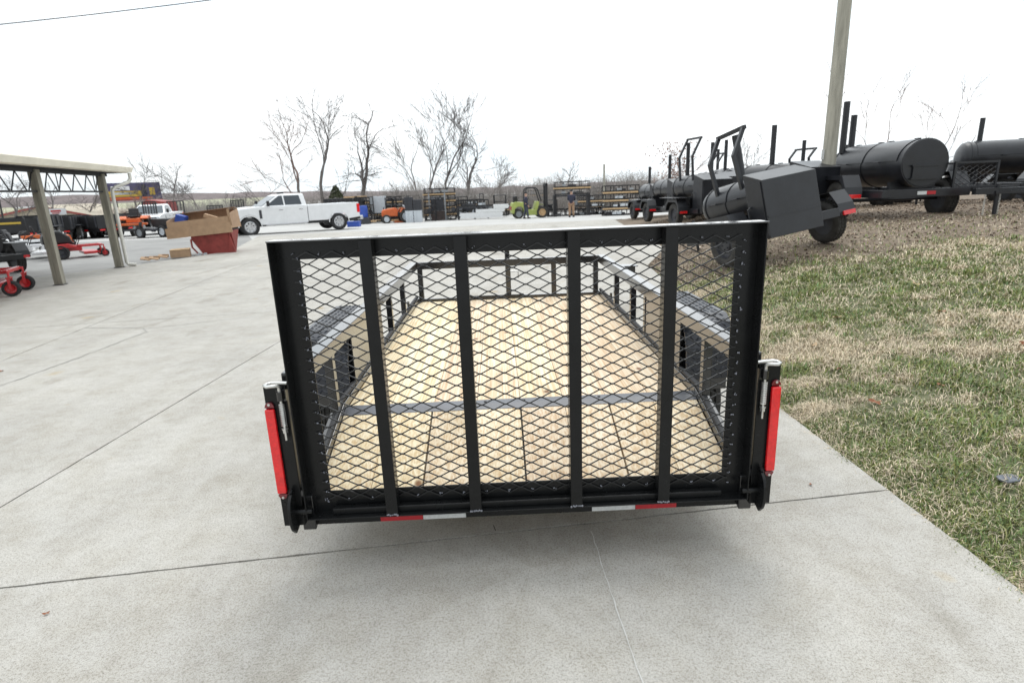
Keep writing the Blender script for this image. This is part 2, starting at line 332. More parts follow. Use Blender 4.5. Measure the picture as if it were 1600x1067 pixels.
# big lot of gravel, sloping gently away
ys = [-60, -20, 27, 30, 34, 38, 42, 45, 70, 120, 400, 2500]
mb = MB(); xs = [-2500, -300, -60, 60, 300, 2500]
for y in ys:
    for x in xs: mb.v.append((x, y, float(lot(y))-.07))
for j in range(len(ys)-1):
    for i in range(len(xs)-1):
        a = j*len(xs)+i; mb.f.append((a, a+1, a+1+len(xs), a+len(xs))); mb.mi.append(0)
mb.build('ground', M['gravel'], kind='structure')
M['asphalt'] = mat('worn_asphalt', (.215, .212, .205), .9, col2=(.30, .296, .285), vscale=.6, bump=.5, bscale=25)
mb = MB(); mb.add([(-60, 4, -.064), (-13.6, 4, -.064), (-9.1, 18.1, -.064), (-10.2, 22, -.064), (-12.5, 26.9, -.064), (-60, 26.9, -.064)], [(0, 1, 2, 3, 4, 5)]); mb.build('asphalt_lot', M['asphalt'], kind='structure')
# green field and wooded ridge far behind on the left
mb = MB(); mb.add([(-900, 75, -.55), (-38, 75, -.55), (-110, 330, 2.4), (-900, 330, 2.4)], [(0, 1, 2, 3)])
mb.build('field', M['field'], kind='structure')
gx, gy = np.meshgrid(np.linspace(-620, 420, 260), np.array([240, 262, 285, 310, 340, 400.]))
prof = np.array([0, .45, .8, 1, .95, 0])[:, None]
hgt = (4.0+6*fbm(gx, gy, .006, 5, 3)+1.6*fbm(gx, gy, .12, 6, 3))*prof*np.interp(gx, [-620, -250, -130, -60, 420], [1.25, 1.0, .7, .35, .3])+(rng.random(gx.shape)-.5)*.8
co = np.c_[gx.ravel(), gy.ravel(), (hgt-.6).ravel()]
nx = gx.shape[1]; ii = (np.arange(gx.shape[0]-1)[:, None]*nx+np.arange(nx-1)[None]).ravel()
np_mesh('hills', co, np.c_[ii, ii+1, ii+nx+1, ii+nx], M['hill'], kind='structure')

# concrete pavement: slabs with recessed joints over a dark bed
pav = bpy.data.objects.new('concrete_pavement', None); COL.objects.link(pav); pav['kind'] = 'structure'
def west(Y): return np.interp(Y, [-8, 2, 8, 11.87, 13.95, 15.94, 17.8, 20, 26], [-30, -22, -15, -12.2, -10.75, -9.9, -9.3, -9.9, -11.5])
cols_ = [west, lambda Y: -6.15-.11*(Y-5.9), lambda Y: -3.20+.075*Y, lambda Y: edge(Y)]
rows_ = [lambda X: -6+0*X, lambda X: .31+.107*X, lambda X: 7.0+.12*X, lambda X: 13.6+.12*X, lambda X: 19.8+.12*X, lambda X: 26.2+.1*X]
jr = np.random.default_rng(5)
for r in range(5):
    for c in range(3):
        nu, nv = 60, 60
        us = np.linspace(0, 1, nu); v_ = np.linspace(0, 1, nv)
        def pt(u, v):
            X, Y = -3.0, 5.0
            for _ in range(12):
                y0, y1 = rows_[r](X), rows_[r+1](X); Y = y0+(y1-y0)*v
                x0, x1 = cols_[c](Y), cols_[c+1](Y); X = x0+(x1-x0)*u
            return X, Y
        P0 = [pt(u, 0) for u in us]+[pt(1, v) for v in v_[1:]]+[pt(u, 1) for u in us[::-1][1:]]+[pt(0, v) for v in v_[::-1][1:-1]]
        P = np.array(P0, float); C0 = P.mean(0)
        # pull in from the joint, jagged
        nxt = np.roll(P, -1, 0); prv = np.roll(P, 1, 0); tdir = nxt-prv; nrm = np.c_[-tdir[:, 1], tdir[:, 0]]; nrm /= np.linalg.norm(nrm, axis=1)[:, None]+1e-9
        P = P+nrm*(.005+.005*jr.random(len(P))**2)[:, None]
        mb = MB(); n = len(P)
        z = lambda q: float(lot(q[1]))
        mb.add([(q[0], q[1], z(q)) for q in P]+[(q[0], q[1], z(q)-.12) for q in P], [tuple(range(n))]+[(i, (i+1) % n, n+(i+1) % n, n+i) for i in range(n)])
        mb.build('slab', M['concrete'], pav)
mb = MB(); mb.add([(-12.5, -6, -.028), (2.0, -6, -.028), (2.0, 3, -.028), (2.9, 9, -.028), (4.2, 14, -.028), (5, 25, -.028), (-8, 25, -.028), (-8, 15, -.028)], [tuple(range(8))])
mb.build('joint_filler', M['joint'], pav)
# thin crack network and the pale scratch
def ribbon(pts, w0, z, m_, name, jit=.012, kind=None):
    out = []
    for (a, b) in zip(pts[:-1], pts[1:]):
        k = max(2, int(math.dist(a, b)/.05))
        for i in range(k): out.append((a[0]+(b[0]-a[0])*i/k+random.uniform(-jit, jit), a[1]+(b[1]-a[1])*i/k+random.uniform(-jit, jit)))
    mb = MB(); vs = []
    for i in range(len(out)):
        a = Vector(out[max(0, i-1)]); b = Vector(out[min(len(out)-1, i+1)]); d = (b-a).normalized(); nn = Vector((-d.y, d.x))*w0*random.uniform(.3, 1)
        vs += [(out[i][0]-nn.x, out[i][1]-nn.y, z), (out[i][0]+nn.x, out[i][1]+nn.y, z)]
    mb.add(vs, [(2*i, 2*i+2, 2*i+3, 2*i+1) for i in range(len(out)-1)])
    return mb.build(name, m_, pav)
M['crack'] = mat('crack', (.28, .27, .25), .95)
ribbon([(-5.19, 3.0), (-5.07, 4.23), (-5.0, 5.5), (-5.2, 5.75), (-6.2, 5.95)], .009, .004, M['crack'], 'crack')
ribbon([(-5.1, 5.7), (-4.2, 6.1), (-3.2, 6.3), (-2.4, 6.6)], .008, .004, M['crack'], 'crack')
ribbon([(-.17, .31), (-.19, .42)], .004, .004, M['joint'], 'crack', .006)
ribbon([(.33, .27), (.34, -.2), (.37, -.75)], .0022, .004, M['scratch'], 'scratch', .004)

# grass bank (ground sheet with its own colour patches)
gxs = np.r_[np.linspace(0, 7, 130), np.linspace(7.2, 60, 90)]; gys = np.r_[np.linspace(-4, 9, 190), np.linspace(9.2, 62, 150)]
T, YY = np.meshgrid(gxs, gys); XX = edge(YY)+T+.01*(T < .01)
ZZ = bank(XX, YY)+.02*(fbm(XX, YY, 1.5, 20)-.5)*np.clip(T, 0, 1)+.015*(fbm(XX, YY, 9, 22)-.5)*np.clip(T*2, 0, 1)
g = greenness(XX, YY)[..., None]; dd = dirtness(XX, YY)[..., None]; dn = fbm(XX, YY, 2.5, 30)[..., None]
mottle = .55+.75*fbm(XX, YY, 12, 60, 3)[..., None]
colr = (GREEN*.55*g+TAN*.62*(1-g))*mottle*(1-dd)+(DIRT*(1-dn)+DIRT2*dn)*dd
nx = T.shape[1]; ii = (np.arange(T.shape[0]-1)[:, None]*nx+np.arange(nx-1)[None]).ravel()
np_mesh('grass_bank', np.c_[XX.ravel(), YY.ravel(), ZZ.ravel()], np.c_[ii, ii+1, ii+nx+1, ii+nx], M['turf'], colr.reshape(-1, 3), 'structure', True)

# blades of grass
NB = 700000
Dm = rng.uniform(0, 1, NB)**2.0
Yb = -1.6+Dm*11.5+rng.normal(0, .3, NB); tb = (rng.random(NB)**1.5)*8.2-.02-.05*fbm(Yb, Yb*0, 6, 70, 2)
Xb = edge(Yb)+tb
# clumping, with longer tufts spilling here and there over the slab's edge
NT = 60000; ci = rng.integers(0, 1500, NT); ccy = rng.uniform(-1.2, 7, 1500); cct = np.where(rng.random(1500) < .3, rng.uniform(-.03, .12, 1500), rng.random(1500)**1.2*6)
Yb[:NT] = ccy[ci]+rng.normal(0, .045, NT); tb[:NT] = np.maximum(cct[ci]+rng.normal(0, .045, NT), -.07); Xb = edge(Yb)+tb
cl = fbm(Xb, Yb, 7, 40, 2); keep = rng.random(NB) < np.clip((cl-.22)*2.6, .3, 1); istuft = np.arange(NB) < NT; keep |= istuft
dk = dirtness(Xb, Yb); keep &= rng.random(NB) > dk*.93
Xb, Yb, tb, istuft = Xb[keep], Yb[keep], tb[keep], istuft[keep]; nb = len(Xb)
gr = greenness(Xb, Yb); isg = rng.random(nb) < gr*.80+.06
Zb = bank(Xb, Yb)-.006
far = np.clip(((Xb**2+(Yb+2.3)**2)**.5-3)/7, 0, 1)
h = np.where(isg, rng.uniform(.016, .045, nb), rng.uniform(.02, .05, nb))*(1+.4*far); tall = fbm(Xb, Yb, 3.3, 50, 2); h *= np.where(isg, .6+1.1*np.clip((tall-.35)*2.2, 0, 1), 1)
h *= np.clip(.6+tb*2.2, .55, 1); h *= np.where(istuft, 1.55, 1)
ang = rng.uniform(0, 2*PI, nb); lean = np.where(isg, rng.uniform(.3, 1.2, nb), rng.uniform(.8, 1.5, nb))
wd = np.where(isg, rng.uniform(.0014, .0032, nb), rng.uniform(.0010, .0024, nb))*(1+1.6*far)
dx, dy = np.cos(ang), np.sin(ang); sx_, sy_ = -dy*wd, dx*wd
hl = h*np.where(isg, 1, 1.5)
tip = np.c_[Xb+dx*np.sin(lean)*hl, Yb+dy*np.sin(lean)*hl, Zb+np.cos(lean)*hl+.006]
midp = np.c_[Xb+dx*np.sin(lean*.5)*hl*.5, Yb+dy*np.sin(lean*.5)*hl*.5, Zb+np.cos(lean*.5)*hl*.55+.004]
a = np.c_[Xb-sx_, Yb-sy_, Zb]; b = np.c_[Xb+sx_, Yb+sy_, Zb]
ma = midp-np.c_[sx_, sy_, 0*sx_]*.8; mb_ = midp+np.c_[sx_, sy_, 0*sx_]*.8
co = np.stack([a, b, mb_, ma, tip], 1).reshape(-1, 3); base_i = np.arange(nb)*5
cg = np.array([.205, .262, .095])*rng.uniform(.6, 1.45, (nb, 1))*np.c_[rng.uniform(.8, 1.35, nb), np.ones(nb), rng.uniform(.7, 1.4, nb)]
ct = np.array([.66, .56, .41])*rng.uniform(.55, 1.25, (nb, 1))
cc = np.where(isg[:, None], cg, ct)
colv = np.repeat(cc[:, None], 5, 1).reshape(-1, 3)
tri = np.concatenate([np.c_[base_i, base_i+1, base_i+2], np.c_[base_i, base_i+2, base_i+3], np.c_[base_i+3, base_i+2, base_i+4]])
gobj = np_mesh('grass', co, tri, M['blade'], colv, 'stuff')
tag(gobj, 'patchy winter grass, green tufts among dry tan blades beside the concrete', 'grass')
# chips and dead leaf litter on the bare soil round the smokers
nc = 16000; Yc = rng.uniform(5.2, 21, nc); Xc = edge(Yc)+rng.random(nc)**1.3*11; kp = rng.random(nc) < dirtness(Xc, Yc)*.95+.05; Xc, Yc = Xc[kp], Yc[kp]; nc = len(Xc)
Zc = bank(Xc, Yc)+.008; an = rng.uniform(0, 2*PI, nc); s1 = rng.uniform(.008, .030, nc); s2 = s1*rng.uniform(.3, .8, nc); tz = rng.uniform(-.02, .02, (nc, 4))
cx_, sx2 = np.cos(an), np.sin(an)
q = []
for i, (u, v) in enumerate(((-1, -1), (1, -1), (1, 1), (-1, 1))): q.append(np.c_[Xc+cx_*s1*u-sx2*s2*v, Yc+sx2*s1*u+cx_*s2*v, Zc+tz[:, i]+.006])
co = np.stack(q, 1).reshape(-1, 3); bi = np.arange(nc)*4
lc = np.where(rng.random((nc, 1)) < .5, np.array([[.27, .20, .14]]), np.array([[.15, .11, .08]]))*rng.uniform(.7, 1.3, (nc, 1)); lc = np.where(rng.random((nc, 1)) < .06, np.array([[.6, .52, .42]]), lc)
lo_ = np_mesh('leaf_litter', co, np.c_[bi, bi+1, bi+2, bi+3], M['blade'], np.repeat(lc[:, None], 4, 1).reshape(-1, 3), 'stuff')
tag(lo_, 'brown leaf litter and wood chips on bare soil under the smokers', 'leaf litter')

# single fallen leaves one can pick out in the grass
def leaf_mesh(s):
    r = random.Random(s); mb = MB(); pts = []
    n = 18
    for i in range(n):
        t = 2*PI*i/n; rad = (.55+.45*abs(math.sin(2.5*t)))*r.uniform(.8, 1.15); pts.append((math.cos(t)*rad, math.sin(t)*rad*.65, .16*math.sin(3*t+s)+.1*math.cos(t)**2))
    mb.add([(0, 0, 0)]+pts, [(0, i+1, (i+1) % n+1) for i in range(n)])
    return mb
leafs = [(2.62, 1.55, .045, 'curled rusty brown oak leaf lying nearest the concrete edge beyond the tail light', 'd'),
         (3.15, 1.62, .035, 'small dark brown leaf in green grass right of the trailer light', 'd'),
         (4.25, 2.15, .055, 'large orange brown leaf near the right edge of the picture', 'd'),
         (3.85, 1.1, .05, 'pale tan leaf flat in dry grass near the right edge', 'p'),
         (2.9, 2.9, .05, 'tan leaf half buried in grass beside the gate post', 'p'),
         (3.5, 3.6, .06, 'long tan leaf in the middle of the lawn', 'p'),
         (4.4, 3.3, .05, 'brown leaf pair in the thick green grass at right', 'd'),
         (2.75, 2.25, .04, 'orange leaf in the dry strip beside the drive', 'd'),
         (3.3, .7, .045, 'pale leaf on sparse grass below the lawn centre', 'p'),
         (2.95, .35, .03, 'tiny red leaf at the lower corner of the lawn', 'd'),
         (2.55, 4.2, .05, 'brown leaf at the dry edge of the lawn behind the gate', 'd'),
         (4.9, 4.4, .06, 'tan leaf far up the grassy bank', 'p'),
         (-2.14, -.16, .015, 'small dark leaf on the concrete near the lower left corner', 'd'),
         (1.66, .62, .016, 'tiny brown leaf bit on the concrete beside the right tail light', 'd'),
         (-5.6, 3.8, .03, 'dark speck of leaf on the concrete at middle left', 'd')]
for i, (x, y, s, lab, k) in enumerate(leafs):
    mb = leaf_mesh(i); mb.v = [(a*s, b*s, c*s) for a, b, c in mb.v]
    o = mb.build('fallen_leaf', M['leafdead'] if k == 'd' else M['leafpale']); o.location = (x, y, float(bank(x, y))+.038 if x > float(edge(y)) else .008); o.rotation_euler = (random.uniform(-.3, .3), random.uniform(-.3, .3), random.uniform(0, 6)); tag(o, lab, 'leaf', 'fallen leaves on the grass')
mb = MB(); mb.prism([(-.06, -.03), (.04, -.045), (.08, .0), (.05, .03), (-.04, .04), (-.07, .01)], 0, .012, 'z')
o = mb.build('flat_stone', M['stone'], bevel=.006); o.location = (2.63, .42, float(bank(2.63, .42))+.02); o.rotation_euler = (.05, .05, .4); tag(o, 'flat blue grey stone sunk in the grass at the right edge', 'stone')

# ------------------------------------------------------------------ the black utility trailer in front
def wheel(parent, c, r, w_, rim_m, tyre_m=None, axis='x', out=1, spokes=0, name='wheel', bolts=True):
    """tyre mesh as the part 'wheel', rim as sub-part"""
    hw = w_/2; k = 5; prof = [(-hw*.7, r*.60), (-hw*.98, r*.72), (-hw, r*.86), (-hw*.86, r*.97)]
    for i in range(k):
        x0 = -hw*.8+i*(1.6*hw/k); prof += [(x0+.004, r*.992), (x0+1.6*hw/k-.012, r*.992), (x0+1.6*hw/k-.010, r*.965), (x0+1.6*hw/k-.002, r*.965)]
    prof += [(hw*.86, r*.97), (hw, r*.86), (hw*.98, r*.72), (hw*.7, r*.60)]
    mb = MB(); mb.lathe(prof, c, axis, 36)
    if w_ > .15 and spokes == 0:
        for j in range(36):
            t = 2*PI*j/36
            for q in (-.62, .0, .62):
                p = {'x': (c[0]+q*hw, c[1]+math.cos(t+q*.08)*r*.988, c[2]+math.sin(t+q*.08)*r*.988)}.get(axis)
                if p: mb.box(p, (hw*.30, .020, .022), (t+q*.08, 0, 0))
    tp = mb.build(name, tyre_m or M['rubber'], parent, smooth=True)
    rb = MB(); xo = out*hw*.55
    if axis == 'x':
        rb.lathe([(c_*out, rr) for c_, rr in ((hw*.75, r*.63), (hw*.8, r*.58), (hw*.35, r*.54), (hw*.25, r*.36), (hw*.5, r*.30), (hw*.55, r*.0001))], c, 'x', 24)
        rb.lathe([(-out*hw*.7, r*.61), (-out*hw*.6, r*.5), (-out*hw*.1, r*.001)], c, 'x', 20)
        if spokes:
            for j in range(spokes):
                t = 2*PI*j/spokes; rb.box((c[0]+out*hw*.62, c[1]+math.cos(t)*r*.36, c[2]+math.sin(t)*r*.36), (.03, r*.42, r*.17), (t, 0, 0))
        elif bolts:
            for j in range(5):
                t = 2*PI*j/5; rb.tube([(c[0]+out*hw*.5, c[1]+math.cos(t)*r*.2, c[2]+math.sin(t)*r*.2), (c[0]+out*hw*.7, c[1]+math.cos(t)*r*.2, c[2]+math.sin(t)*r*.2)], .012, 6)
    rb.build('rim', rim_m, tp, smooth=True)
    return tp

tr = thing('utility_trailer', 'black open utility trailer with pine plank deck and mesh ramp gate raised at its tail', 'trailer')
A = 0.99; YL = 3.92; YB = .72; ZD = .5515; ZR = .983; ZE = .355
K = M['black']; G = M['blackgate']
# deck planks: eight on the flat, eight on the dovetail
pw = 2*A/8
for i in range(8):
    x0 = -A+i*pw; gap = .0055 if i in (1, 3, 5) else .0016
    mb = MB(); mb.bb(x0+.0008, x0+pw-.0016, YB+.035, YL-.005, ZD-.038, ZD-random.uniform(0, .0015)); mb.build('plank', M['wood'], tr, bevel=.0015)
    mb = MB(); y0, y1 = .085, YB-.035; z0, z1 = ZE, ZD-.004; dz = random.uniform(-.0015, .001)
    xa, xb = x0+(.0035 if i in (2, 4, 6) else .0008), x0+pw-gap
    mb.add([(xa, y0, z0-.038), (xb, y0, z0-.038), (xb, y1, z1-.038), (xa, y1, z1-.038), (xa, y0, z0+dz), (xb, y0, z0+dz), (xb, y1, z1+dz), (xa, y1, z1+dz)], [(0, 3, 2, 1), (4, 5, 6, 7), (0, 1, 5, 4), (1, 2, 6, 5), (2, 3, 7, 6), (3, 0, 4, 7)])
    mb.build('plank', M['wood'], tr, bevel=.0015)
M['barpaint'] = mat('deck_bar_paint', (.085, .09, .105), .42, var=.25, vscale=5, bump=.08, bscale=12, coat=.1)
mb = MB(); mb.bb(-A, A, YB-.004, YB+.055, ZD+.001, ZD+.0075); mb.add([(-A, YB-.052, ZD-.008), (A, YB-.052, ZD-.008), (A, YB-.004, ZD+.0075), (-A, YB-.004, ZD+.0075), (-A, YB-.052, ZD-.03), (A, YB-.052, ZD-.03), (A, YB-.004, ZD-.004), (-A, YB-.004, ZD-.004)], [(0, 1, 2, 3), (4, 7, 6, 5), (0, 4, 5, 1), (1, 5, 6, 2), (2, 6, 7, 3), (3, 7, 4, 0)])
cbar = mb.build('cross_bar', M['barpaint'], tr)
for s_ in (-.66, -.2, .02, .45, .8):
    b2 = MB(); b2.lathe([(0, .009), (.004, .008), (.005, .0001)], (s_, YB+.02, ZD+.0075), 'z', 8); b2.build('screw', M['matblack'], cbar, smooth=True)
# under frame
for y in (1.2, 1.75, 2.3, 2.9, 3.5): mb = MB(); mb.bb(-A, A, y-.03, y+.03, ZD-.10, ZD-.042); mb.build('cross_member', K, tr)
mb = MB(); mb.bb(-A, A, .16, .21, ZE-.10, ZE-.04); mb.build('cross_member', K, tr)
# side frames (angle at deck level, dropping along the dovetail)
for s in (-1, 1):
    mb = MB(); x0, x1 = s*(A+.002), s*(A+.062)
    mb.bb(x0, x1, YB, YL+.06, ZD-.10, ZD+.042)
    pts = [(.05, ZE-.13), (YB, ZD-.10), (YB, ZD+.042), (.05, ZE+.042)]
    mb.prism(pts, x0, x1, 'x'); fr = mb.build('side_frame', K, tr, bevel=.004)
    mb = MB(); mb.tube([(s*(A+.022), .10, ZE+.055), (s*(A+.022), YB, ZD+.057), (s*(A+.022), YL, ZD+.057)], .016, 10)
    mb.build('edge_tube', M['matblack'], tr, smooth=True)
    # top rail with wiring flange
    mb = MB(); mb.bb(s*(A+.001), s*(A+.078), .09, YL+.075, ZR-.078, ZR)
    mb.build('top_rail', K, tr, bevel=.005)
    for y in (.64, 1.06, 1.93, 2.40, 3.09):
        z0 = ZD+.042 if y > YB else ZD+.03
        mb = MB(); mb.bb(s*(A+.008), s*(A+.055), y-.024, y+.024, z0, ZR-.079); mb.build('stake_post', K, tr, bevel=.003)
    # smooth wheel well panel
    mb = MB(); mb.prism([(1.03, ZD+.043), (1.86, ZD+.043), (1.90, ZD+.10), (1.90, ZR-.08), (1.03, ZR-.08)], s*(A+.014), s*(A+.019), 'x')
    mb.build('wheel_well_panel', K, tr)
    # fender: tread plate bent over the wheel
    fp = [(.93, .575), (.945, .76), (1.02, .90), (1.10, .94), (1.84, .94), (2.02, .80), (2.08, .58)]
    mb = MB(); fo = fp; fi = [((y-1.5)*.988+1.5, z-.006) for y, z in fp]
    xo0, xo1 = s*(A+.080), s*1.295
    mb.prism(fo+fi[::-1], xo0, xo1, 'x')
    M.setdefault('fender', mat('fender_paint', (.018, .021, .030), .38, var=.2, coat=.2))
    fen = mb.build('fender', M['fender'], tr)
    # outer skirt
    mb = MB(); mb.prism([(y, z-.001) for y, z in fo]+[(2.0, .57), (1.88, .72), (1.75, .80), (1.25, .80), (1.10, .72), (1.0, .57)], s*1.2955, s*1.300, 'x'); mb.build('skirt', M['fender'], fen)
    mb = MB(); mb.prism([(.93, .575), (.945, .76), (1.015, .895), (1.022, .890), (.952, .757), (.937, .572)], s*(A+.021), s*(A+.0795), 'x'); mb.build('rear_apron', M['fender'], fen)
    # raised tread lozenges
    tb_ = MB()
    for (ya, za), (yb, zb) in zip(fp[:-1], fp[1:]):
        Ls = math.hypot(yb-ya, zb-za); an_ = math.atan2(zb-za, yb-ya); nr = max(1, int(Ls/.036))
        for i in range(nr):
            for j in range(-2 if yb < 1.05 else 0, 6):
                u = (i+.5)/nr; xx = s*(A+.098+j*.034)
                nrm = (-math.sin(an_), math.cos(an_))
                tb_.add([(-.018, -.0055, 0), (.018, -.0055, 0), (.018, .0055, 0), (-.018, .0055, 0), (0, 0, .0065)], [(0, 1, 4), (1, 2, 4), (2, 3, 4), (3, 0, 4)], 0,
                        Matrix.Translation((xx, ya+(yb-ya)*u+nrm[0]*.0005, za+(zb-za)*u+nrm[1]*.0005)) @ Euler((an_, 0, 0)).to_matrix().to_4x4() @ Euler((0, 0, (.75 if (i+j) % 2 else -.75))).to_matrix().to_4x4())
    tb_.build('tread_pattern', M['fender'], fen, kind='stuff')
    mb = MB(); mb.bb(s*(A+.063), s*1.26, .94, .955, .50, .570); mb.build('fender_bracket', K, fen)
    wheel(tr, (s*1.185, 1.36, .355), .355, .19, M['darkgrey'], out=s, tyre_m=M['rubberdusty'])
    # tail corner post, light, spring latch, hinge ear
    mb = MB(); mb.bb(s*1.034, s*1.130, .032, .092, .262, .948)
    po = mb.build('corner_post', G, tr, bevel=.003)
    z0, z1, xc, yf = .402, .878, s*1.110, .031
    mb = MB(); hw = .021
    # lens body: bevelled long box with rounded ears
    mb.prism([(xc-hw, z0+.035), (xc+hw, z0+.035), (xc+hw, z1-.035), (xc-hw, z1-.035)], yf-.020, yf-.001, 'y')
    mb.build('tail_light', M['red_lens'], po, bevel=.006)
    for (zz, sg) in ((z0+.030, -1), (z1-.030, 1)):
        mb = MB(); mb.prism([(xc+hw*math.cos(t), zz+sg*.022*math.sin(t)*1.15) for t in [PI*i/10 for i in range(11)]], yf-.012, yf-.001, 'y'); mb.build('light_ear', M['dark_lens'], po, bevel=.002)
    for zz in (z0+.014, z1-.014): mb = MB(); mb.lathe([(yf-.016, .0001), (yf-.0155, .0055), (yf-.012, .006)], (xc, 0, zz), 'y', 10); mb.build('light_screw', M['zinc'], po, smooth=True)
    # spring latch pin with bent handle
    xs = s*1.052; ysp = .010
    mb = MB(); mb.tube([(xs, ysp, .925), (xs, ysp, .70)], .0055, 10)
    mb.tube([(xs, ysp, .925), (xs, ysp-.002, .945), (xs+s*.004, ysp-.012, .955), (xs+s*.018, ysp-.025, .958), (xs+s*.040, ysp-.028, .958), (xs+s*.055, ysp-.014, .958), (xs+s*.055, ysp+.012, .957), (xs+s*.040, ysp+.026, .957), (xs+s*.006, ysp+.026, .956), (xs-s*.030, ysp+.020, .955)], .0075, 10)
    lat = mb.build('latch_pin', M['zinc'], tr, smooth=True)
    mb = MB(); mb.tube([(xs+.011*math.cos(t*.9), ysp+.011*math.sin(t*.9), .765+.105*t/90) for t in range(91)], .0021, 6); mb.build('spring', M['zinc'], lat, smooth=True)
    mb = MB(); mb.lathe([(.735, .0001), (.735, .011), (.752, .011), (.752, .0145), (.757, .0145), (.757, .0001)], (xs, ysp, 0), 'z', 6); mb.build('nut', M['zinc'], lat)
    mb = MB(); mb.lathe([(.885, .0001), (.885, .014), (.925, .014), (.925, .0001)], (xs, ysp, 0), 'z', 12); mb.bb(xs-.02, xs+.02, ysp+.010, .032, .878, .93); mb.build('latch_sleeve', K, lat, smooth=True)
    ear = [(.045, .262), (.045, .44), (-.005, .44)]+[(-.012-.036*math.sin(t), .345+.085*math.cos(t)) for t in [PI*i/12 for i in range(1, 12)]]+[(-.005, .245)]
    mb = MB(); mb.prism(ear, s*1.060, s*1.074, 'x'); hp = mb.build('hinge_ear', G, tr, bevel=.003)
    mb = MB(); mb.tube([(s*.985, .012, .345), (s*1.088, .012, .345)], .0125, 14); mb.build('hinge_pin', G, hp, smooth=True)
    mb = MB(); mb.tube([(s*1.067, .028, .440), (s*1.067, .010, .452), (s*1.067, -.004, .443)], .009, 8); mb.build('hinge_nut', G, hp, smooth=True)
# front rail
mb = MB(); mb.bb(-A-.002, A+.002, YL+.01, YL+.07, ZR-.077, ZR-.001); mb.build('front_rail', K, tr, bevel=.005)
mb = MB(); mb.bb(-A, A, YL+.004, YL+.055, ZD-.08, ZD+.03); mb.build('front_frame', K, tr, bevel=.004)
for x in (-.962, -.5, 0, .5, .962):
    mb = MB(); mb.bb(x-.027, x+.027, YL+.012, YL+.062, ZD+.031, ZR-.078); mb.build('front_post', K, tr, bevel=.003)
mb = MB(); mb.tube([(-.55, YL+.0, ZD+.03), (-.5, YL-.01, ZD+.037), (-.2, YL-.01, ZD+.036), (.1, YL-.005, ZD+.034), (.16, YL+.02, ZD+.04)], .008, 8); mb.build('wiring_harness', M['matblack'], tr, smooth=True)
# tongue, coupler, jack, spare mount
mb = MB()
mb.tube([(0, YL-.3, .40), (0, YL+1.2, .20)], .05, 4)
mb.build('tongue', K, tr)
mb = MB(); mb.bb(-.05, .05, YL+1.2, YL+1.45, .16, .24); mb.build('coupler', K, tr, bevel=.01)
mb = MB(); mb.tube([(0, YL+.35, .05), (0, YL+.35, 1.06)], .028, 12); mb.bb(-.06, .06, YL+.3, YL+.4, .02, .05); jk = mb.build('tongue_jack', K, tr, smooth=True)
mb = MB(); mb.tube([(0, YL+.35, .80), (.12, YL+.35, .80), (.12, YL+.35, .72)], .009, 8); mb.build('crank_handle', M['zinc'], jk, smooth=True)
mb = MB(); mb.bb(A+.08, A+.20, 3.05, 3.13, ZR-.10, ZR-.012); mb.bb(A+.08, A+.22, 3.02, 3.16, ZR-.012, ZR-.004); mb.build('spare_tyre_mount', K, tr)
for s in (-1, 1):
    mb = MB(); mb.tube([(s*1.085+.0*math.cos(t), .42+.055*math.cos(t), .50+.085*math.sin(t)) for t in [2*PI*i/20 for i in range(21)]], .006, 8); mb.build('tie_down_ring', M['zinc'], tr, smooth=True)
    mb = MB(); mb.tube([(s*(A+.03), 3.35, ZD+.04), (s*(A+.03), 3.35, ZD+.12)], .012, 8); mb.build('wire_stub', K, tr)
# rear bumper beam with reflective tape
mb = MB(); mb.bb(-1.033, 1.033, .093, .15, .224, .33); bum = mb.build('bumper', G, tr, bevel=.003)
for (x0, x1, m_) in ((-.70, -.50, 'red_tape'), (-.498, -.296, 'white_tape'), (.306, .512, 'white_tape'), (.514, .71, 'red_tape')):
    mb = MB(); mb.bb(x0, x1, .0905, .0925, .2265, .2505); mb.build('reflective_tape', M[m_], bum)
mb = MB(); mb.tube([(-.985, 1.36, .355), (.985, 1.36, .355)], .04, 10); mb.build('axle', K, tr, smooth=True)

M['capblack'] = mat('cap_enamel', (.03, .032, .036), .12, spec=.9, coat=1.0)
# ---- ramp gate (part), its members (sub-parts)
WG = 1.0124; ZB, ZT = .303, 1.562; YN, YF = .0, .074
mb = MB()                                    # outer frame of angle iron, one leg towards the rear, one in the gate plane
th = .006
mb.bb(-WG, -WG+th, YN, YF, ZB, ZT-th-.0005); mb.bb(WG-th, WG, YN, YF, ZB, ZT-th-.0005)
mb.bb(-WG+th+.0005, WG-th-.0005, YN, YF, ZB, ZB+th)
gate = mb.build('ramp_gate', G, tr, bevel=.0015)
mb = MB(); mb.bb(-WG, WG, YN-.008, YF+.010, ZT-th, ZT); mb.build('top_cap', M['capblack'], gate, bevel=.002)
for s in (-1, 1):
    mb = MB(); mb.bb(s*(WG-.001), s*(WG-.100), YF+.0005, YF+.0065, ZB, ZT); mb.build('side_flange', G, gate, bevel=.0015)
mb = MB(); mb.bb(-WG+.097, WG-.097, YF+.0012, YF+.0072, ZT-.085, ZT-.0005); mb.build('top_flange', G, gate, bevel=.0015)
mb = MB(); mb.bb(-WG+.097, WG-.097, YF+.0012, YF+.0072, ZB+.0005, ZB+.105); mb.build('bottom_flange', G, gate, bevel=.0015)
mb = MB(); mb.bb(-.90, .90, .030, .066, ZB+.0065, ZB+.036); mb.build('bottom_bar', G, gate, bevel=.004)
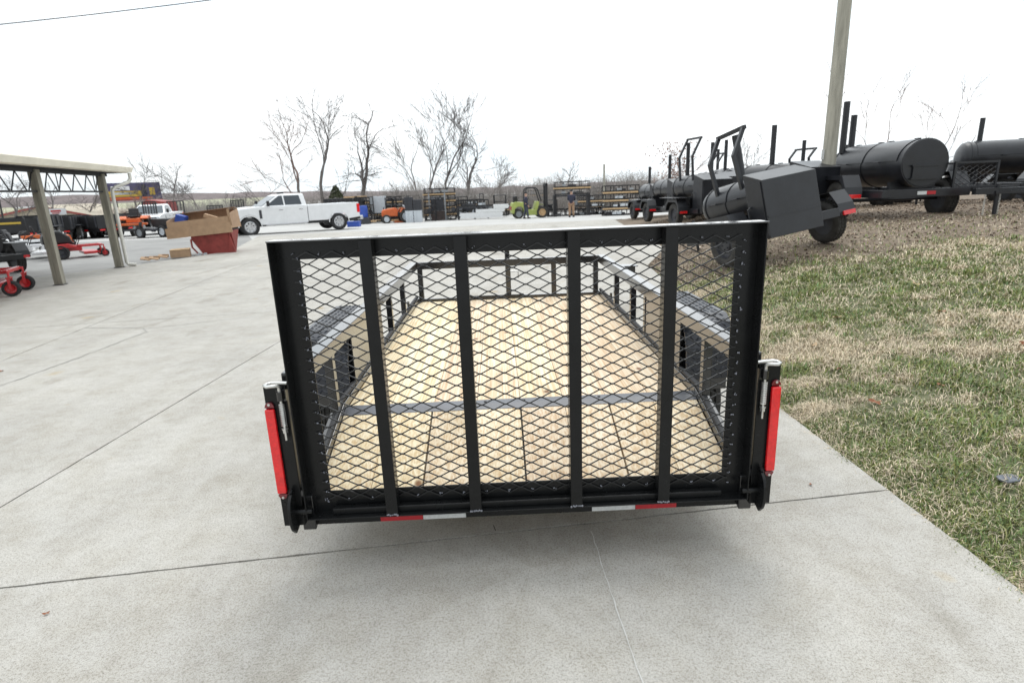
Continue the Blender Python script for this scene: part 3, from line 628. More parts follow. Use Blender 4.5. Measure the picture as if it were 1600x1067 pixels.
for x in (-.622, -.240, .222, .622):
    mb = MB(); mb.bb(x-.0265, x+.0265, YN+.001, YF-.009, ZB+.010, ZT-th-.001); mb.build('slat', G, gate, bevel=.003)
    mb = MB()
    for k in range(7): mb.lathe([(-.005, .0001), (-.003, .005), (.003, .004), (.004, .0001)], (x-.024+k*.008+random.uniform(-.002, .002), .002+random.uniform(-.002, .003), ZB+.009+random.uniform(-.002, .003)), 'z', 6)
    mb.build('weld_bead', M['weld'], gate, kind='stuff', smooth=True)
# expanded metal mesh: diamonds 105 x 48 mm
px, pz = .1065, .0487; y0 = YF-.004; mb = MB()
x0, x1, z0, z1 = -.935, .955, ZB+.058, ZT-.052
def strand(a, b, wa=.0024):
    a = Vector(a); b = Vector(b); d = (b-a); Ln = d.length; an_ = math.atan2(d.z, d.x)
    mb.box(((a+b)/2), (Ln+.004, .0042, wa*2), (0, -an_, 0))
nxm = int((x1-x0)/px*2)+1; nzm = int((z1-z0)/pz*2)
for i in range(nxm):
    for j in range(nzm+1):
        if (i+j) % 2: continue
        xa = x0+i*px/2; za = z0+j*pz/2
        for dj in (-1, 1):
            if 0 <= j+dj <= nzm and i+1 < nxm:
                yy = y0+.0012*dj
                strand((xa+.006, yy, za+dj*.0012), (xa+px/2-.006, yy, za+dj*(pz/2-.0012)))
        mb.box((xa, y0, za), (.015, .0065, .0062))
M['meshpaint'] = mat('mesh_paint', (.011, .0115, .013), .4, var=.25, vscale=20, coat=.0, spec=.5)
mb.build('expanded_mesh', M['meshpaint'], gate, kind='stuff')
# weld spatter where the mesh is stitched to the flanges
mb = MB()
def dab(x, z):
    for k in range(3): mb.lathe([(-.0022, .0001), (0, random.uniform(.002, .0038)), (.0022, .0001)], (x+random.uniform(-.006, .006), y0-.0052, z+random.uniform(-.005, .005)), 'y', 5)
for j in range(0, nzm+1, 2):
    dab(x0+.012, z0+j*pz/2); dab(x1-.012+random.uniform(-.006, .006), z0+j*pz/2)
for i in range(0, nxm, 2): dab(x0+i*px/2, z0+.012); dab(x0+i*px/2, z1-.01)
mb.build('weld_spatter', M['weld'], gate, kind='stuff')

# ------------------------------------------------------------------ utility pole, wire
def pole_(name, x, y, z, h, r, label, cat='utility pole'):
    mb = MB(); mb.tube([(0, 0, -.3), (0.01, 0, h*.5), (0, 0, h)], r, 16, r1=r*.82); o = mb.build(name, M['polewood'], smooth=True); o.location = (x, y, z); tag(o, label, cat); return o
pl = pole_('utility_pole', 7.72, 11.6, float(bank(7.72, 11.6)), 12, .155, 'weathered grey wooden pole rising out of the picture among the black smokers')
mb = MB(); mb.bb(-.16, -.150, -.05, .05, 1.4, 1.62); mb.build('tag_plate', M['zinc'], pl)
pole_('utility_pole', 9.35, 50, -.54, 3.9, .10, 'thin dark pole standing alone behind the stacked trailer frames')
mb = MB(); pts = []
for i in range(25):
    t = i/24; pts.append((-34+t*34, 30+0*t, 10.05+t*2.6-1.3*4*t*(1-t)*.25))
mb.tube(pts, .022, 6); tag(mb.build('power_line', M['matblack'], smooth=True), 'single dark overhead wire crossing the upper left of the sky', 'wire')

# ------------------------------------------------------------------ open shelter on the left
P1 = Vector((-10.03, 10.81, 0)); P2 = Vector((-10.67, 13.94, 0)); u = (P2-P1).normalized(); ang_s = math.atan2(-u.x, u.y)
sh = thing('open_shelter', 'open sided shelter with cream eaves, black steel truss and square posts at left', 'shelter', tuple(P1), ang_s)
D_ = (P2-P1).length            # local: +y along the row of posts, +x towards the drive
for i, y in enumerate((-6.4, -3.2, 0, D_)):
    mb = MB(); mb.bb(-.085, -.028, -.08+y, .08+y, 0, 2.50); mb.bb(.028, .085, -.08+y, .08+y, 0, 2.50); mb.bb(-.029, .029, -.068+y, .068+y, 0, 2.5)
    po = mb.build('post', M['postwood'], sh, bevel=.004)
    mb = MB(); mb.bb(-.11, .11, -.10+y, .10+y, 0, .018); mb.build('base_plate', M['darkgrey'], po)
mb = MB(); mb.bb(-.05, .05, -7, D_+.3, 2.44, 2.52); tp_ = mb.build('truss_top_chord', M['matblack'], sh)
mb = MB(); mb.bb(-.03, .03, -7, D_-.1, 2.02, 2.06); mb.build('truss_bottom_chord', M['matblack'], sh)
yy = -6.9
while yy < D_-.5:
    for (a, b) in (((0, yy, 2.45), (0, yy+.30, 2.05)), ((0, yy+.36, 2.05), (0, yy+.62, 2.45))):
        mb = MB(); mb.tube([a, b], .014, 5); mb.build('truss_web', M['matblack'], sh)
    yy += .62
for y in (-2.2, .9, D_-.42): mb = MB(); mb.tube([(0, y, 2.05), (0, y, 2.45)], .012, 5); mb.build('truss_web', M['matblack'], sh)
# roof, soffit, fascia, gutter
mb = MB(); mb.add([(.42, -8, 2.68), (.42, D_+.75, 2.68), (-9, D_+.75, 2.98), (-9, -8, 2.98), (.42, -8, 2.62), (.42, D_+.75, 2.62), (-9, D_+.75, 2.92), (-9, -8, 2.92)], [(0, 1, 2, 3), (7, 6, 5, 4), (0, 4, 5, 1), (1, 5, 6, 2), (2, 6, 7, 3), (3, 7, 4, 0)])
mb.build('roof', M['darkgrey'], sh)
for xr in (-3, -6, -8.8):
    mb = MB(); mb.bb(xr-.05, xr+.05, D_-.1, D_+.1, 0, 2.6+abs(xr)*.03); mb.build('post', M['postwood'], sh)
mb = MB(); mb.prism([(.43, 2.56), (.50, 2.54), (.52, 2.58), (.56, 2.67), (.55, 2.69), (.43, 2.69)], -8, D_+.78, 'y'); mb.build('gutter', M['cream'], sh)
mb = MB(); mb.bb(.30, .42, -8, D_+.74, 2.53, 2.60); mb.build('fascia', M['cream'], sh)
mb = MB(); mb.bb(-.3, .30, -8, D_+.7, 2.525, 2.565); mb.build('soffit', M['matblack'], sh)
mb = MB(); mb.tube([(.49, D_+.62, 2.52), (.49, D_+.60, 2.36), (.44, D_+.52, 2.27), (.24, D_+.20, 2.16), (.17, D_+.12, 2.08), (.165, D_+.10, 1.9), (.165, D_+.10, .12), (.20, D_+.11, .06), (.38, D_+.13, .035)], .045, 10); mb.build('downspout', M['galv'], sh, smooth=True)

# ------------------------------------------------------------------ smokers on trailers
def handle_frame(parent, x, y, z, w_=.55, h=1.0):
    """bent two bar counterweight frame of a smoker door, standing on the tank's left side"""
    mb = MB()
    for yy in (y-w_/2, y+w_/2): mb.tube([(x, yy, z-.03), (x-.05, yy+.02, z+h*.58), (x+.22, yy+.02, z+h)], .042, 4)
    mb.tube([(x+.22, y-w_/2-.02, z+h), (x+.22, y+w_/2+.06, z+h)], .044, 4)
    mb.build('door_counterweight', M['smoker'], parent)
def smoker(label, loc, rz, rx=0, ry=0, R_=.46, Ln=1.9, zc=1.12, box=True, handle=True, stacks=((.0, .7, .95),), basket=False, scale=1, wheels=True, shelf=True, boxh=1.12, lower=False, ystart=-.55, tape='wr', hw_=.55, hh_=1.0, boxw=None, boxd=.62, xo=0.0, fr_y=-.98):
    S = M['smoker']
    t = thing('smoker_trailer', label, 'smoker', loc, rz, rx, ry, 'black barbecue smokers on trailers', scale)
    y0 = ystart; y1 = ystart+Ln
    mb = MB(); prof = [(y0, .001), (y0, R_-.01), (y0+.01, R_)]+[(y0+.02+(Ln-.2)*i/6, R_) for i in range(1, 6)]+[(y1-.16, R_), (y1-.08, R_*.93), (y1-.02, R_*.72), (y1, R_*.4), (y1, .001)]
    mb.lathe(prof, (0, 0, zc), 'y', 40); mb.build('tank', S, t, smooth=True)
    # curved doors proud of the tank with hinges
    nd = 2 if Ln > 1.4 else 1
    for i in range(nd):
        ya = y0+.16+i*(Ln-.4)/nd; yb = ya+(Ln-.4)/nd-.07
        mb = MB(); a0, a1 = math.radians(95), math.radians(178)
        pts = []; n = 14
        mb.lathe([(ya, R_+.003), (ya, R_+.014), (yb, R_+.014), (yb, R_+.003)], (0, 0, zc), 'y', 14, 0, math.radians(98), math.radians(172)); dr = mb.build('door', S, t, smooth=True)
        for yy in (ya+.12, yb-.12):
            mb = MB(); mb.bb(-.03, .03, yy-.05, yy+.05, zc+R_, zc+R_+.03); mb.build('hinge', S, dr)
        mb = MB(); mb.tube([(-R_-.02, (ya+yb)/2-.06, zc+.05), (-R_-.07, (ya+yb)/2-.06, zc+.05), (-R_-.07, (ya+yb)/2+.06, zc+.05), (-R_-.02, (ya+yb)/2+.06, zc+.05)], .010, 6); mb.build('handle', S, dr)
    for yb in (y0+.02, y0+Ln*.5, y1-.2):
        mb = MB(); mb.lathe([(yb-.012, R_), (yb-.012, R_+.012), (yb+.012, R_+.012), (yb+.012, R_)], (0, 0, zc), 'y', 36); mb.build('band', S, t, smooth=True)
    for (sx_, sy_, hh) in stacks:
        mb = MB(); mb.lathe([(zc+R_*.7, .062), (zc+R_+hh, .062), (zc+R_+hh, .052), (zc+R_+hh-.1, .052)], (sx_, sy_, 0), 'z', 14); mb.build('chimney', S, t, smooth=True)
    if handle: handle_frame(t, -R_*.80, (y0+y1)/2-.1, zc+R_*.52, hw_, hh_)
    if not box:   # plain end plate with a grate door
        mb = MB(); mb.bb(-.22, .22, y0-.03, y0-.001, zc-R_*.62, zc-R_*.12); d = mb.build('end_door', S, t)
        for zz in (zc-R_*.64, zc-R_*.10): mb = MB(); mb.bb(-.25, .25, y0-.05, y0-.001, zz-.015, zz+.012); mb.build('door_rail', S, d)
    else:
        bx = boxw or R_+.12; yb0 = y0-boxd
        mb = MB(); z0 = zc+.22-boxh; z1 = zc+.22
        mb.add([(-bx, yb0, z0), (bx, yb0, z0), (bx, y0-.004, z0), (-bx, y0-.004, z0), (-bx, yb0, z1), (bx, yb0, z1), (bx, y0-.004, z1+.16), (-bx, y0-.004, z1+.16)], [(0, 3, 2, 1), (4, 5, 6, 7), (0, 1, 5, 4), (1, 2, 6, 5), (2, 3, 7, 6), (3, 0, 4, 7)])
        fb = mb.build('firebox', S, t, bevel=.006)
        mb = MB(); mb.bb(-bx-.016, -bx-.001, yb0+.03, y0-.05, z0+.25, z1-.02); d = mb.build('firebox_door', S, fb, bevel=.003)
        mb = MB(); mb.tube([(-bx-.02, y0-.10, zc-.15), (-bx-.08, y0-.10, zc-.18), (-bx-.08, y0-.10, zc-.32)], .013, 6); mb.build('latch', S, d)
        mb = MB(); mb.bb(-bx+.01, bx-.01, yb0-.012, yb0-.001, zc-.36, zc-.33); mb.build('seam_strip', S, fb)
        mb = MB(); mb.bb(-bx-.04, -bx-.005, yb0-.02, yb0+.03, z0+.05, z0+.26); mb.build('vent_lever', M['matblack'], fb)
    # trailer
    fw = .78
    mb = MB(); 
    mb.bb(-fw, fw, fr_y, fr_y+.08, .42, .56); mb.bb(-fw, fw, 1.5, 1.58, .42, .56); mb.bb(-fw, -fw+.08, fr_y+.08, 1.5, .42, .56); mb.bb(fw-.08, fw, fr_y+.08, 1.5, .42, .56)
    mb.tube([(-fw+.04, 1.55, .48), (0, 2.7, .48)], .05, 4); mb.tube([(fw-.04, 1.55, .48), (0, 2.7, .48)], .05, 4); mb.bb(-.05, .05, 2.6, 2.95, .44, .54)
    fr = mb.build('frame', S, t, bevel=.006)
    mb = MB(); mb.bb(-.16, 0, fr_y-.012, fr_y-.001, .46, .52); mb.build('reflective_tape', M['white_tape' if tape == 'wr' else 'red_tape'], fr)
    mb = MB(); mb.bb(.002, .16, fr_y-.012, fr_y-.001, .46, .52); mb.build('reflective_tape', M['red_tape' if tape == 'wr' else 'white_tape'], fr)
    mb = MB(); mb.tube([(0, 2.45, .03), (0, 2.45, .9)], .03, 10); mb.bb(-.07, .07, 2.38, 2.52, 0, .03); mb.build('jack', S, t, smooth=True)
    for yy in (y0+.3, y1-.35): mb = MB(); mb.bb(-.42, .42, yy-.03, yy+.03, .56, zc-R_*.75); mb.build('saddle', S, t)
    mb = MB(); mb.tube([(-.9, 0, .36), (.9, 0, .36)], .035, 8); mb.build('axle', S, t, smooth=True)
    for s in (-1, 1):
        wheel(t, (s*1.0, 0, .36), .36, .21, M['darkgrey'], out=s, tyre_m=M['rubberdusty'])
        fp_ = [(-.50, .44), (-.46, .62), (-.32, .84), (.32, .84), (.48, .62), (.50, .50)]
        mb = MB(); mb.prism(fp_+[(y*.97, z-.012) for y, z in fp_[::-1]], s*.84, s*1.15, 'x'); fn = mb.build('fender', S, t)
        mb = MB(); mb.prism(fp_+[(.40, .5), (.36, .66), (.24, .76), (-.24, .76), (-.36, .66), (-.40, .44)], s*1.151, s*1.16, 'x'); mb.build('fender_lip', S, fn)
        mb = MB(); mb.bb(s*.88, s*1.12, -.53, -.502, .42, .49); mb.build('tail_light', M['red_lens'], fn, bevel=.004)
    if shelf:
        mb = MB(); mb.bb(-R_-.62, -R_-.06, y0+.1, y1-.5, zc-.32, zc-.30); sf = mb.build('side_shelf', S, t)
        for yy in (y0+.2, y1-.6): mb = MB(); mb.tube([(-R_-.6, yy, zc-.32), (-R_*.8, yy, zc-.62)], .014, 5); mb.build('shelf_brace', S, sf)
    if basket:
        xb0, xb1 = R_+.06, 1.22; 
        mb = MB()
        for (a, b) in (((xb0, -.95, .56), (xb1, -.95, .56)), ((xb0, -.95, .98), (xb1, -.95, .98)), ((xb0, -.95, .56), (xb0, -.95, 1.0)), ((xb1, -.95, .56), (xb1, -.95, 1.0)), ((xb1, -.95, .98), (xb1, .8, .98)), ((xb1, .8, .56), (xb1, .8, .98)), ((xb0, .8, .98), (xb1, .8, .98))): mb.tube([a, b], .025, 4)
        bk = mb.build('wood_basket', S, t)
        mb = MB(); nx_, nz_ = 12, 9
        for i in range(nx_):
            for j in range(nz_):
                if (i+j) % 2: continue
                ax = xb0+(xb1-xb0)*i/nx_; az = .58+.38*j/nz_
                for dj in (-1, 1):
                    if 0 <= j+dj <= nz_: mb.tube([(ax, -.95, az), (ax+(xb1-xb0)/nx_, -.95, az+dj*.38/nz_)], .006, 3, cap=False)
        mb.build('basket_mesh', S, bk, kind='stuff')
    if xo:
        for ch in t.children:
            if ch.name.split('.')[0] in ('tank', 'door', 'band', 'chimney', 'door_counterweight', 'end_door', 'firebox', 'saddle', 'side_shelf'): ch.location.x += xo
    return t
def gz(x, y): return float(bank(x, y))
# nearest, nose down and rolled on the bank, with the big firebox towards the drive
smoker('nearest black smoker leaning on the bank, flat firebox facing the drive', (4.74, 7.46, .455), math.radians(15), math.radians(-10), math.radians(-8), R_=.33, Ln=1.6, zc=1.02, boxh=.90, stacks=((.10, .45, .80),), ystart=-.35, hw_=.68, hh_=1.0, boxw=.50, boxd=.42, xo=-.27, fr_y=-.55)
# the large one with the round flat end
smoker('large black smoker with round flat end right of the wooden pole', (8.82, 10.9, .72), math.radians(-1), 0, 0, R_=.41, Ln=2.5, zc=1.0, box=False, handle=False, basket=True, stacks=((-.30, 1.3, .9), (.05, 1.6, .66)), shelf=False, ystart=-.85, scale=1.17)
# far right pair
smoker('long black smoker at the right edge, banded tank seen from the side', (14.4, 13.8, gz(14.4, 13.8)-.1), math.radians(72), 0, 0, R_=.44, Ln=3.0, zc=1.30, box=False, handle=False, stacks=((.1, 1.1, .62),), shelf=False, ystart=-1.4)
smoker('black smoker cut by the right edge, wide tank and tall chimney', (12.6, 10.4, gz(12.6, 10.4)), math.radians(80), 0, 0, R_=.46, Ln=1.7, zc=1.15, box=False, handle=False, stacks=((.0, .9, 1.1),), shelf=False, ystart=-1.0, tape='rw')
# row beside the drive, receding
smoker('black smoker second in the row, bent bar frame and side shelf', (6.6, 16.6, gz(6.3, 16.6)), math.radians(10), 0, 0, R_=.36, Ln=1.8, zc=1.20, stacks=((.1, .95, 1.05),), hw_=.85, hh_=1.3, boxh=1.0, xo=-.25)
smoker('black smoker third in the row, chimney behind its ribbed tank', (6.75, 20.6, gz(6.5, 20.6)), math.radians(6), 0, 0, R_=.36, Ln=2.0, zc=1.20, handle=False, stacks=((.2, .9, .95),), shelf=False, boxh=1.0)
smoker('black smoker farthest along the row, nearest the racks', (7.2, 24.9, gz(6.6, 24.9)), math.radians(6), 0, 0, R_=.36, Ln=2.0, zc=1.16, handle=False, stacks=((.2, 1.3, .8),), shelf=True, boxh=.9)
# second row behind
smoker('black smoker with square firebox showing just left of the wooden pole', (7.05, 12.3, gz(7.05, 12.3)-.02), math.radians(20), 0, 0, R_=.34, Ln=1.9, zc=1.12, boxh=.8, stacks=((.05, .5, .95),), handle=False, shelf=False)
smoker('black smoker in the back row, only its chimney above the leaning one', (8.7, 19.6, gz(8.7, 19.6)), math.radians(8), 0, 0, R_=.40, Ln=1.9, zc=1.2, stacks=((-.1, .5, 1.05),), handle=False)
smoker('black smoker in the back row between two bent bar frames', (9.6, 22.8, gz(9.6, 22.8)), math.radians(8), 0, 0, R_=.40, Ln=1.9, zc=1.2, stacks=((-.1, .5, 1.0),), handle=True)
smoker('black smoker in the back row, bar frame against the wooden pole', (10.6, 17.6, gz(10.6, 17.6)-.1), math.radians(20), 0, 0, R_=.40, Ln=1.9, zc=1.15, stacks=((-.1, .4, .8),), handle=True, hh_=.7, hw_=.8)
smoker('black smoker in the back row left of the leaning one, thin chimney', (7.6, 18.2, gz(7.6, 18.2)), math.radians(12), 0, 0, R_=.38, Ln=1.8, zc=1.15, stacks=((-.1, .3, 1.0),), handle=False, boxh=.9)
smoker('black smoker deep in the right hand group beneath the long tank', (13.0, 17.0, gz(13.0, 17.0)-.1), math.radians(40), 0, 0, R_=.40, Ln=2.0, zc=1.0, stacks=(), handle=False, boxh=.9, shelf=False)
smoker('black smoker deep in the right hand group at the picture edge', (16.6, 16.5, gz(16.6, 16.5)-.1), math.radians(60), 0, 0, R_=.40, Ln=2.4, zc=1.0, stacks=(), handle=False, boxh=.9, shelf=False)
smoker('small black smoker seen behind the large round ended one', (11.0, 16.0, gz(11.0, 16.0)), math.radians(-4), 0, 0, R_=.40, Ln=2.0, zc=1.0, stacks=((-.1, .4, .5),), handle=False, box=False, shelf=False)
# safety chains hanging from the right hand tongue
for k, (x, y) in enumerate(((9.72, 9.35), (9.98, 9.30))):
    mb = MB(); z0 = gz(x, y)
    for i in range(11):
        z = z0+.42-i*.04; a = (i % 2)*PI/2
        mb.tube([(x+.013*math.cos(t)*math.cos(a), y+.013*math.cos(t)*math.sin(a), z+.026*math.sin(t)) for t in [2*PI*j/8 for j in range(9)]], .0042, 4, cap=False)
    tag(mb.build('safety_chain', M['zinc'], kind='stuff') if False else mb.build('safety_chain', M['zinc']), ('left' if k == 0 else 'right')+' silver safety chain hanging to the soil at the far right', 'chain', 'safety chains')
# the tongue they hang from
tg = thing('trailer_tongue', 'black coupler tongue on a jack post with red and white tape, far right', 'trailer tongue', (9.85, 9.35, gz(9.85, 9.35)), math.radians(84))
mb = MB(); mb.bb(-.06, .06, -2.6, .35, .42, .54); mb.build('beam', M['smoker'], tg)
mb = MB(); mb.tube([(-.055, -.02, .45), (-.50, -2.4, .50)], .04, 4); mb.build('brace', M['smoker'], tg)
mb = MB(); mb.tube([(0, -.1, .02), (0, -.1, .62)], .04, 10); mb.build('jack', M['smoker'], tg)
mb = MB(); mb.bb(.061, .064, .12, .34, .44, .52); mb.build('reflective_tape', M['red_tape'], tg)
mb = MB(); mb.bb(.061, .064, -.1, .118, .44, .52); mb.build('reflective_tape', M['white_tape'], tg)

# ------------------------------------------------------------------ white pickup
def pickup(name, label, loc, rz, scale=1.0, body='white', crew=True, short=False):
    t = thing(name, label, 'pickup truck', loc, rz, scale=scale)
    wb = 4.4; yf, yr = wb/2, -wb/2; r = .43; B = M[body]
    def arc(yc, rr, z0, n=10, rev=False):
        p = [(yc+rr*math.cos(a), .43+rr*math.sin(a)*1.0) for a in [PI*i/n for i in range(n+1)]]
        p[0] = (p[0][0], z0); p[-1] = (p[-1][0], z0); return p if not rev else p[::-1]
    # cab and nose lower body, from front to the cab's back
    front = yf+.98; back = yr-1.15; cabb = -.62
    poly = [(front, .62), (front+.02, .9), (front-.03, 1.18), (front-.25, 1.27), (yf-.35, 1.36), (1.15, 1.36), (cabb, 1.36), (cabb, .48)]+[(yf-.56, .48)]+arc(yf, .54, .5, rev=True)[1:-1]+[(yf+.56, .5), (front-.1, .5)]
    mb = MB(); mb.prism(poly, -.98, .98, 'x'); bd = mb.build('body', B, t, bevel=.05)
    poly = [(cabb-.02, .55), (cabb-.02, 1.33), (back, 1.36), (back-.02, .62)]+[(yr-.56, .55)]+arc(yr, .54, .55)[::-1][1:-1][::1]+[(yr+.56, .55)]
    mb = MB(); mb.prism(poly, -.98, -.90, 'x'); mb.prism(poly, .90, .98, 'x'); mb.bb(-.90, .90, back-.01, back+.06, .62, 1.35); mb.bb(-.90, .90, cabb-.09, cabb-.03, .6, 1.33); mb.bb(-.90, .90, back+.05, cabb-.08, .60, .78)
    mb.build('bed', B, t, bevel=.02)
    # greenhouse, tapered
    def ring(z, yf_, yb_, w_): return [(-w_, yf_, z), (w_, yf_, z), (w_, yb_, z), (-w_, yb_, z)]
    mb = MB(); a = ring(1.355, 1.55, cabb, .93); b = ring(1.86, .72, cabb+.06, .76); c = ring(1.92, .55, cabb+.12, .70)
    mb.add(a+b+c, [(0, 1, 5, 4), (1, 2, 6, 5), (2, 3, 7, 6), (3, 0, 4, 7), (4, 5, 9, 8), (5, 6, 10, 9), (6, 7, 11, 10), (7, 4, 8, 11), (8, 9, 10, 11)])
    cab = mb.build('cab', B, t, bevel=.03)
    # side windows and windscreen: panes slightly proud
    def side(s, y0a, y0b, y1a, y1b, nm='side_window'):
        def pnt(y, k): z = 1.39+(1.83-1.39)*k; w_ = .93-(.93-.76)*((z-1.355)/.505); return (s*(w_+.006), y, z)
        def pin(y, k): q = pnt(y, k); return (q[0]-s*.02, q[1], q[2])
        P = [pnt(y0a, 0), pnt(y0b, 0), pnt(y1b, 1), pnt(y1a, 1)]; Q = [pin(y0a, 0), pin(y0b, 0), pin(y1b, 1), pin(y1a, 1)]
        mb = MB(); mb.add(P+Q, [(0, 1, 2, 3), (7, 6, 5, 4), (0, 4, 5, 1), (1, 5, 6, 2), (2, 6, 7, 3), (3, 7, 4, 0)]); mb.build(nm, M['glass'], cab)
    for s in (-1, 1):
        side(s, 1.34, .50, .66, .50); side(s, .43, -.38, .43, -.32)
    mb = MB(); mb.add([(-.84, 1.545, 1.38), (.84, 1.545, 1.38), (.70, .80, 1.83), (-.70, .80, 1.83), (-.84, 1.50, 1.36), (.84, 1.50, 1.36), (.70, .76, 1.81), (-.70, .76, 1.81)], [(0, 1, 2, 3), (7, 6, 5, 4), (0, 4, 5, 1), (1, 5, 6, 2), (2, 6, 7, 3), (3, 7, 4, 0)]); mb.build('windscreen', M['glass'], cab)
    mb = MB(); mb.bb(-.6, .6, cabb+.015, cabb+.03, 1.42, 1.78); mb.build('rear_window', M['glass'], cab)
    for s in (-1, 1):
        for (ya, yb) in ((1.42, .47), (.45, -.50)):       # doors as thin proud panels
            mb = MB(); mb.bb(s*.981, s*.988, yb+.015, ya-.015, .62, 1.33); d = mb.build('door', B, t, bevel=.003)
            mb = MB(); mb.bb(s*.989, s*1.01, yb+.12, yb+.30, 1.15, 1.19); mb.build('handle', M['chrome'], d)
        mb = MB(); mb.bb(s*.99, s*1.13, 1.22, 1.34, 1.36, 1.62); mb.build('mirror', M['matblack'], t, bevel=.03)
        mb = MB(); mb.bb(s*.95, s*1.10, -.50, 1.5, .44, .50); mb.build('running_board', M['chrome'], t)
        mb = MB(); mb.bb(s*.982, s*.99, 1.60, 1.72, .80, 1.2); mb.build('fender_vent', M['darkgrey'], t)
        mb = MB(); mb.bb(s*.72, s*.985, front-.02, front+.035, .86, 1.16); mb.build('headlight', M['lightgrey'], t, bevel=.02)
        mb = MB(); mb.bb(s*.86, s*.992, back-.03, back+.13, .84, 1.28); mb.build('tail_light', M['red_lens'], t, bevel=.01)
        for yc in (yf, yr):
            mb = MB(); rr = .55; n = 12
            outer = [(yc+rr*math.cos(a), .43+rr*math.sin(a)) for a in [PI*i/n for i in range(n+1)]]; inner = [(yc+(rr-.04)*math.cos(a), .43+(rr-.04)*math.sin(a)) for a in [PI*i/n for i in range(n+1)]]
            mb.prism(outer+inner[::-1], s*.984, s*1.0, 'x'); mb.build('arch_trim', B, t)
            wheel(t, (s*.86, yc, r), r, .27, M['chrome'], out=s, spokes=8)
    mb = MB(); mb.bb(-.90, .90, back+.1, front-.12, .42, .62); mb.build('chassis', M['matblack'], t)
    mb = MB(); mb.bb(-.80, .80, front+.0, front+.05, .74, 1.14); g = mb.build('grille', M['darkgrey'], t, bevel=.01)
    for k in range(4): mb = MB(); mb.bb(-.78, .78, front+.051, front+.065, .80+k*.085, .83+k*.085); mb.build('grille_bar', M['chrome'], g)
    mb = MB(); mb.bb(-.98, .98, front-.03, front+.16, .46, .70); mb.build('front_bumper', M['chrome'], t, bevel=.03)
    mb = MB(); mb.bb(-.96, .96, back-.20, back-.03, .46, .66); mb.build('rear_bumper', M['chrome'], t, bevel=.03)
    mb = MB(); mb.prism([(.35, 1.90), (.20, 1.90), (.18, 1.99), (.22, 2.0)], -.06, .06, 'x') if False else mb.bb(-.3, -.02, .25, .5, 1.921, 2.0); mb.build('roof_beacon', M['matblack'], t, bevel=.01)
    return t
fwv = Vector((-12.95, 28.0)); rwv = Vector((-9.4, 30.6)); mid = (fwv+rwv)/2; dv = (fwv-rwv)
pickup('pickup_truck', 'white crew cab pickup parked side on in the lot', (mid.x, mid.y, float(lot(mid.y))-.07), math.atan2(-dv.x, dv.y), 1.04)
pickup('pickup_truck', 'white truck behind the orange machine, windscreen facing the shelter', (-23.3, 38.2, float(lot(37))-.07), math.radians(196), 1.0)

# ------------------------------------------------------------------ zero turn mowers
def mower(label, loc, rz, col='red', rops=True, scale=1, hood='black', flipped=False):
    t = thing('riding_mower', label, 'mower', loc, rz, scale=scale, group='zero turn mowers')
    C = M[col]
    for s in (-1, 1):
        wheel(t, (s*.52, -.45, .29), .29, .26, M['darkgrey'] if col != 'white' else M['lightgrey'], out=s)
        wheel(t, (s*.46, 1.02, .155), .155, .13, C, out=s, bolts=False)
        mb = MB(); mb.bb(s*.385, s*.375, 1.0, 1.05, .14, .36); mb.bb(s*.545, s*.535, 1.0, 1.05, .14, .36); mb.bb(s*.375, s*.545, .99, 1.06, .361, .385); mb.tube([(s*.46, 1.02, .385), (s*.46, 1.02, .5)], .022, 8); mb.tube([(s*.46, 1.02, .48), (s*.36, .9, .49)], .03, 4); mb.build('caster_fork', C, t)
        mb = MB(); mb.tube([(s*.25, .15, .5), (s*.27, .30, .82), (s*.06, .38, .86)], .016, 6); mb.build('steering_lever', M['matblack'], t)
        mb = MB(); mb.prism([(-.80, .60), (-.15, .62), (.10, .50), (.10, .45), (-.80, .45)], s*.30, s*.64, 'x'); mb.build('fender', C, t, bevel=.02)
    mb = MB(); mb.bb(-.36, .36, -.75, .98, .40, .50) if False else mb.bb(-.30, -.24, -.7, 1.0, .44, .52); mb.bb(.24, .30, -.7, 1.0, .44, .52); mb.bb(-.42, .42, .93, 1.0, .45, .52); mb.bb(-.3, .3, -.7, .3, .30, .5); mb.build('frame', C, t, bevel=.01)
    mb = MB(); mb.prism([(-.66, .28), (-.66, .62), (-.45, .80), (.45, .80), (.70, .62), (.70, .28)], .16, .27, 'z'); mb.build('cutting_deck', C, t, bevel=.02)
    mb = MB(); mb.bb(-.24, .24, -.30, .12, .56, .64); mb.prism([(-.30, .60), (-.22, .60), (-.32, 1.0), (-.40, 1.0)], -.23, .23, 'x'); mb.build('seat', M['matblack'], t, bevel=.03)
    mb = MB(); mb.bb(-.24, .24, -.86, -.42, .40, .72); mb.bb(-.18, .18, -.80, -.46, .72, .80); mb.build('engine', M['matblack'], t, bevel=.03)
    if rops: mb = MB(); mb.tube([(-.36, -.48, .45), (-.36, -.52, 1.35), (-.30, -.53, 1.42), (.30, -.53, 1.42), (.36, -.52, 1.35), (.36, -.48, .45)], .028, 6); mb.build('roll_bar', M['matblack'], t, smooth=True)
    return t
mower('red riding mower under the shelter, only its front casters showing at the left edge', (-11.05, 9.38, 0), math.radians(-66), 'red')
m2 = mower('red riding mower behind the first shelter post, black hood and big rear tyre', (-15.0, 18.3, -.07), math.radians(-48), 'red', rops=False, scale=.85)
mb = MB(); mb.prism([(-.95, .62), (-.92, .95), (-.70, 1.12), (-.35, 1.14), (-.05, .90), (.05, .62)], -.42, .42, 'x'); mb.build('grass_catcher', M['matblack'], m2, bevel=.06)
mower('orange and white riding mower half hidden behind the first shelter post', (-16.9, 18.6, -.07), math.radians(-60), 'white', rops=False, scale=.95)
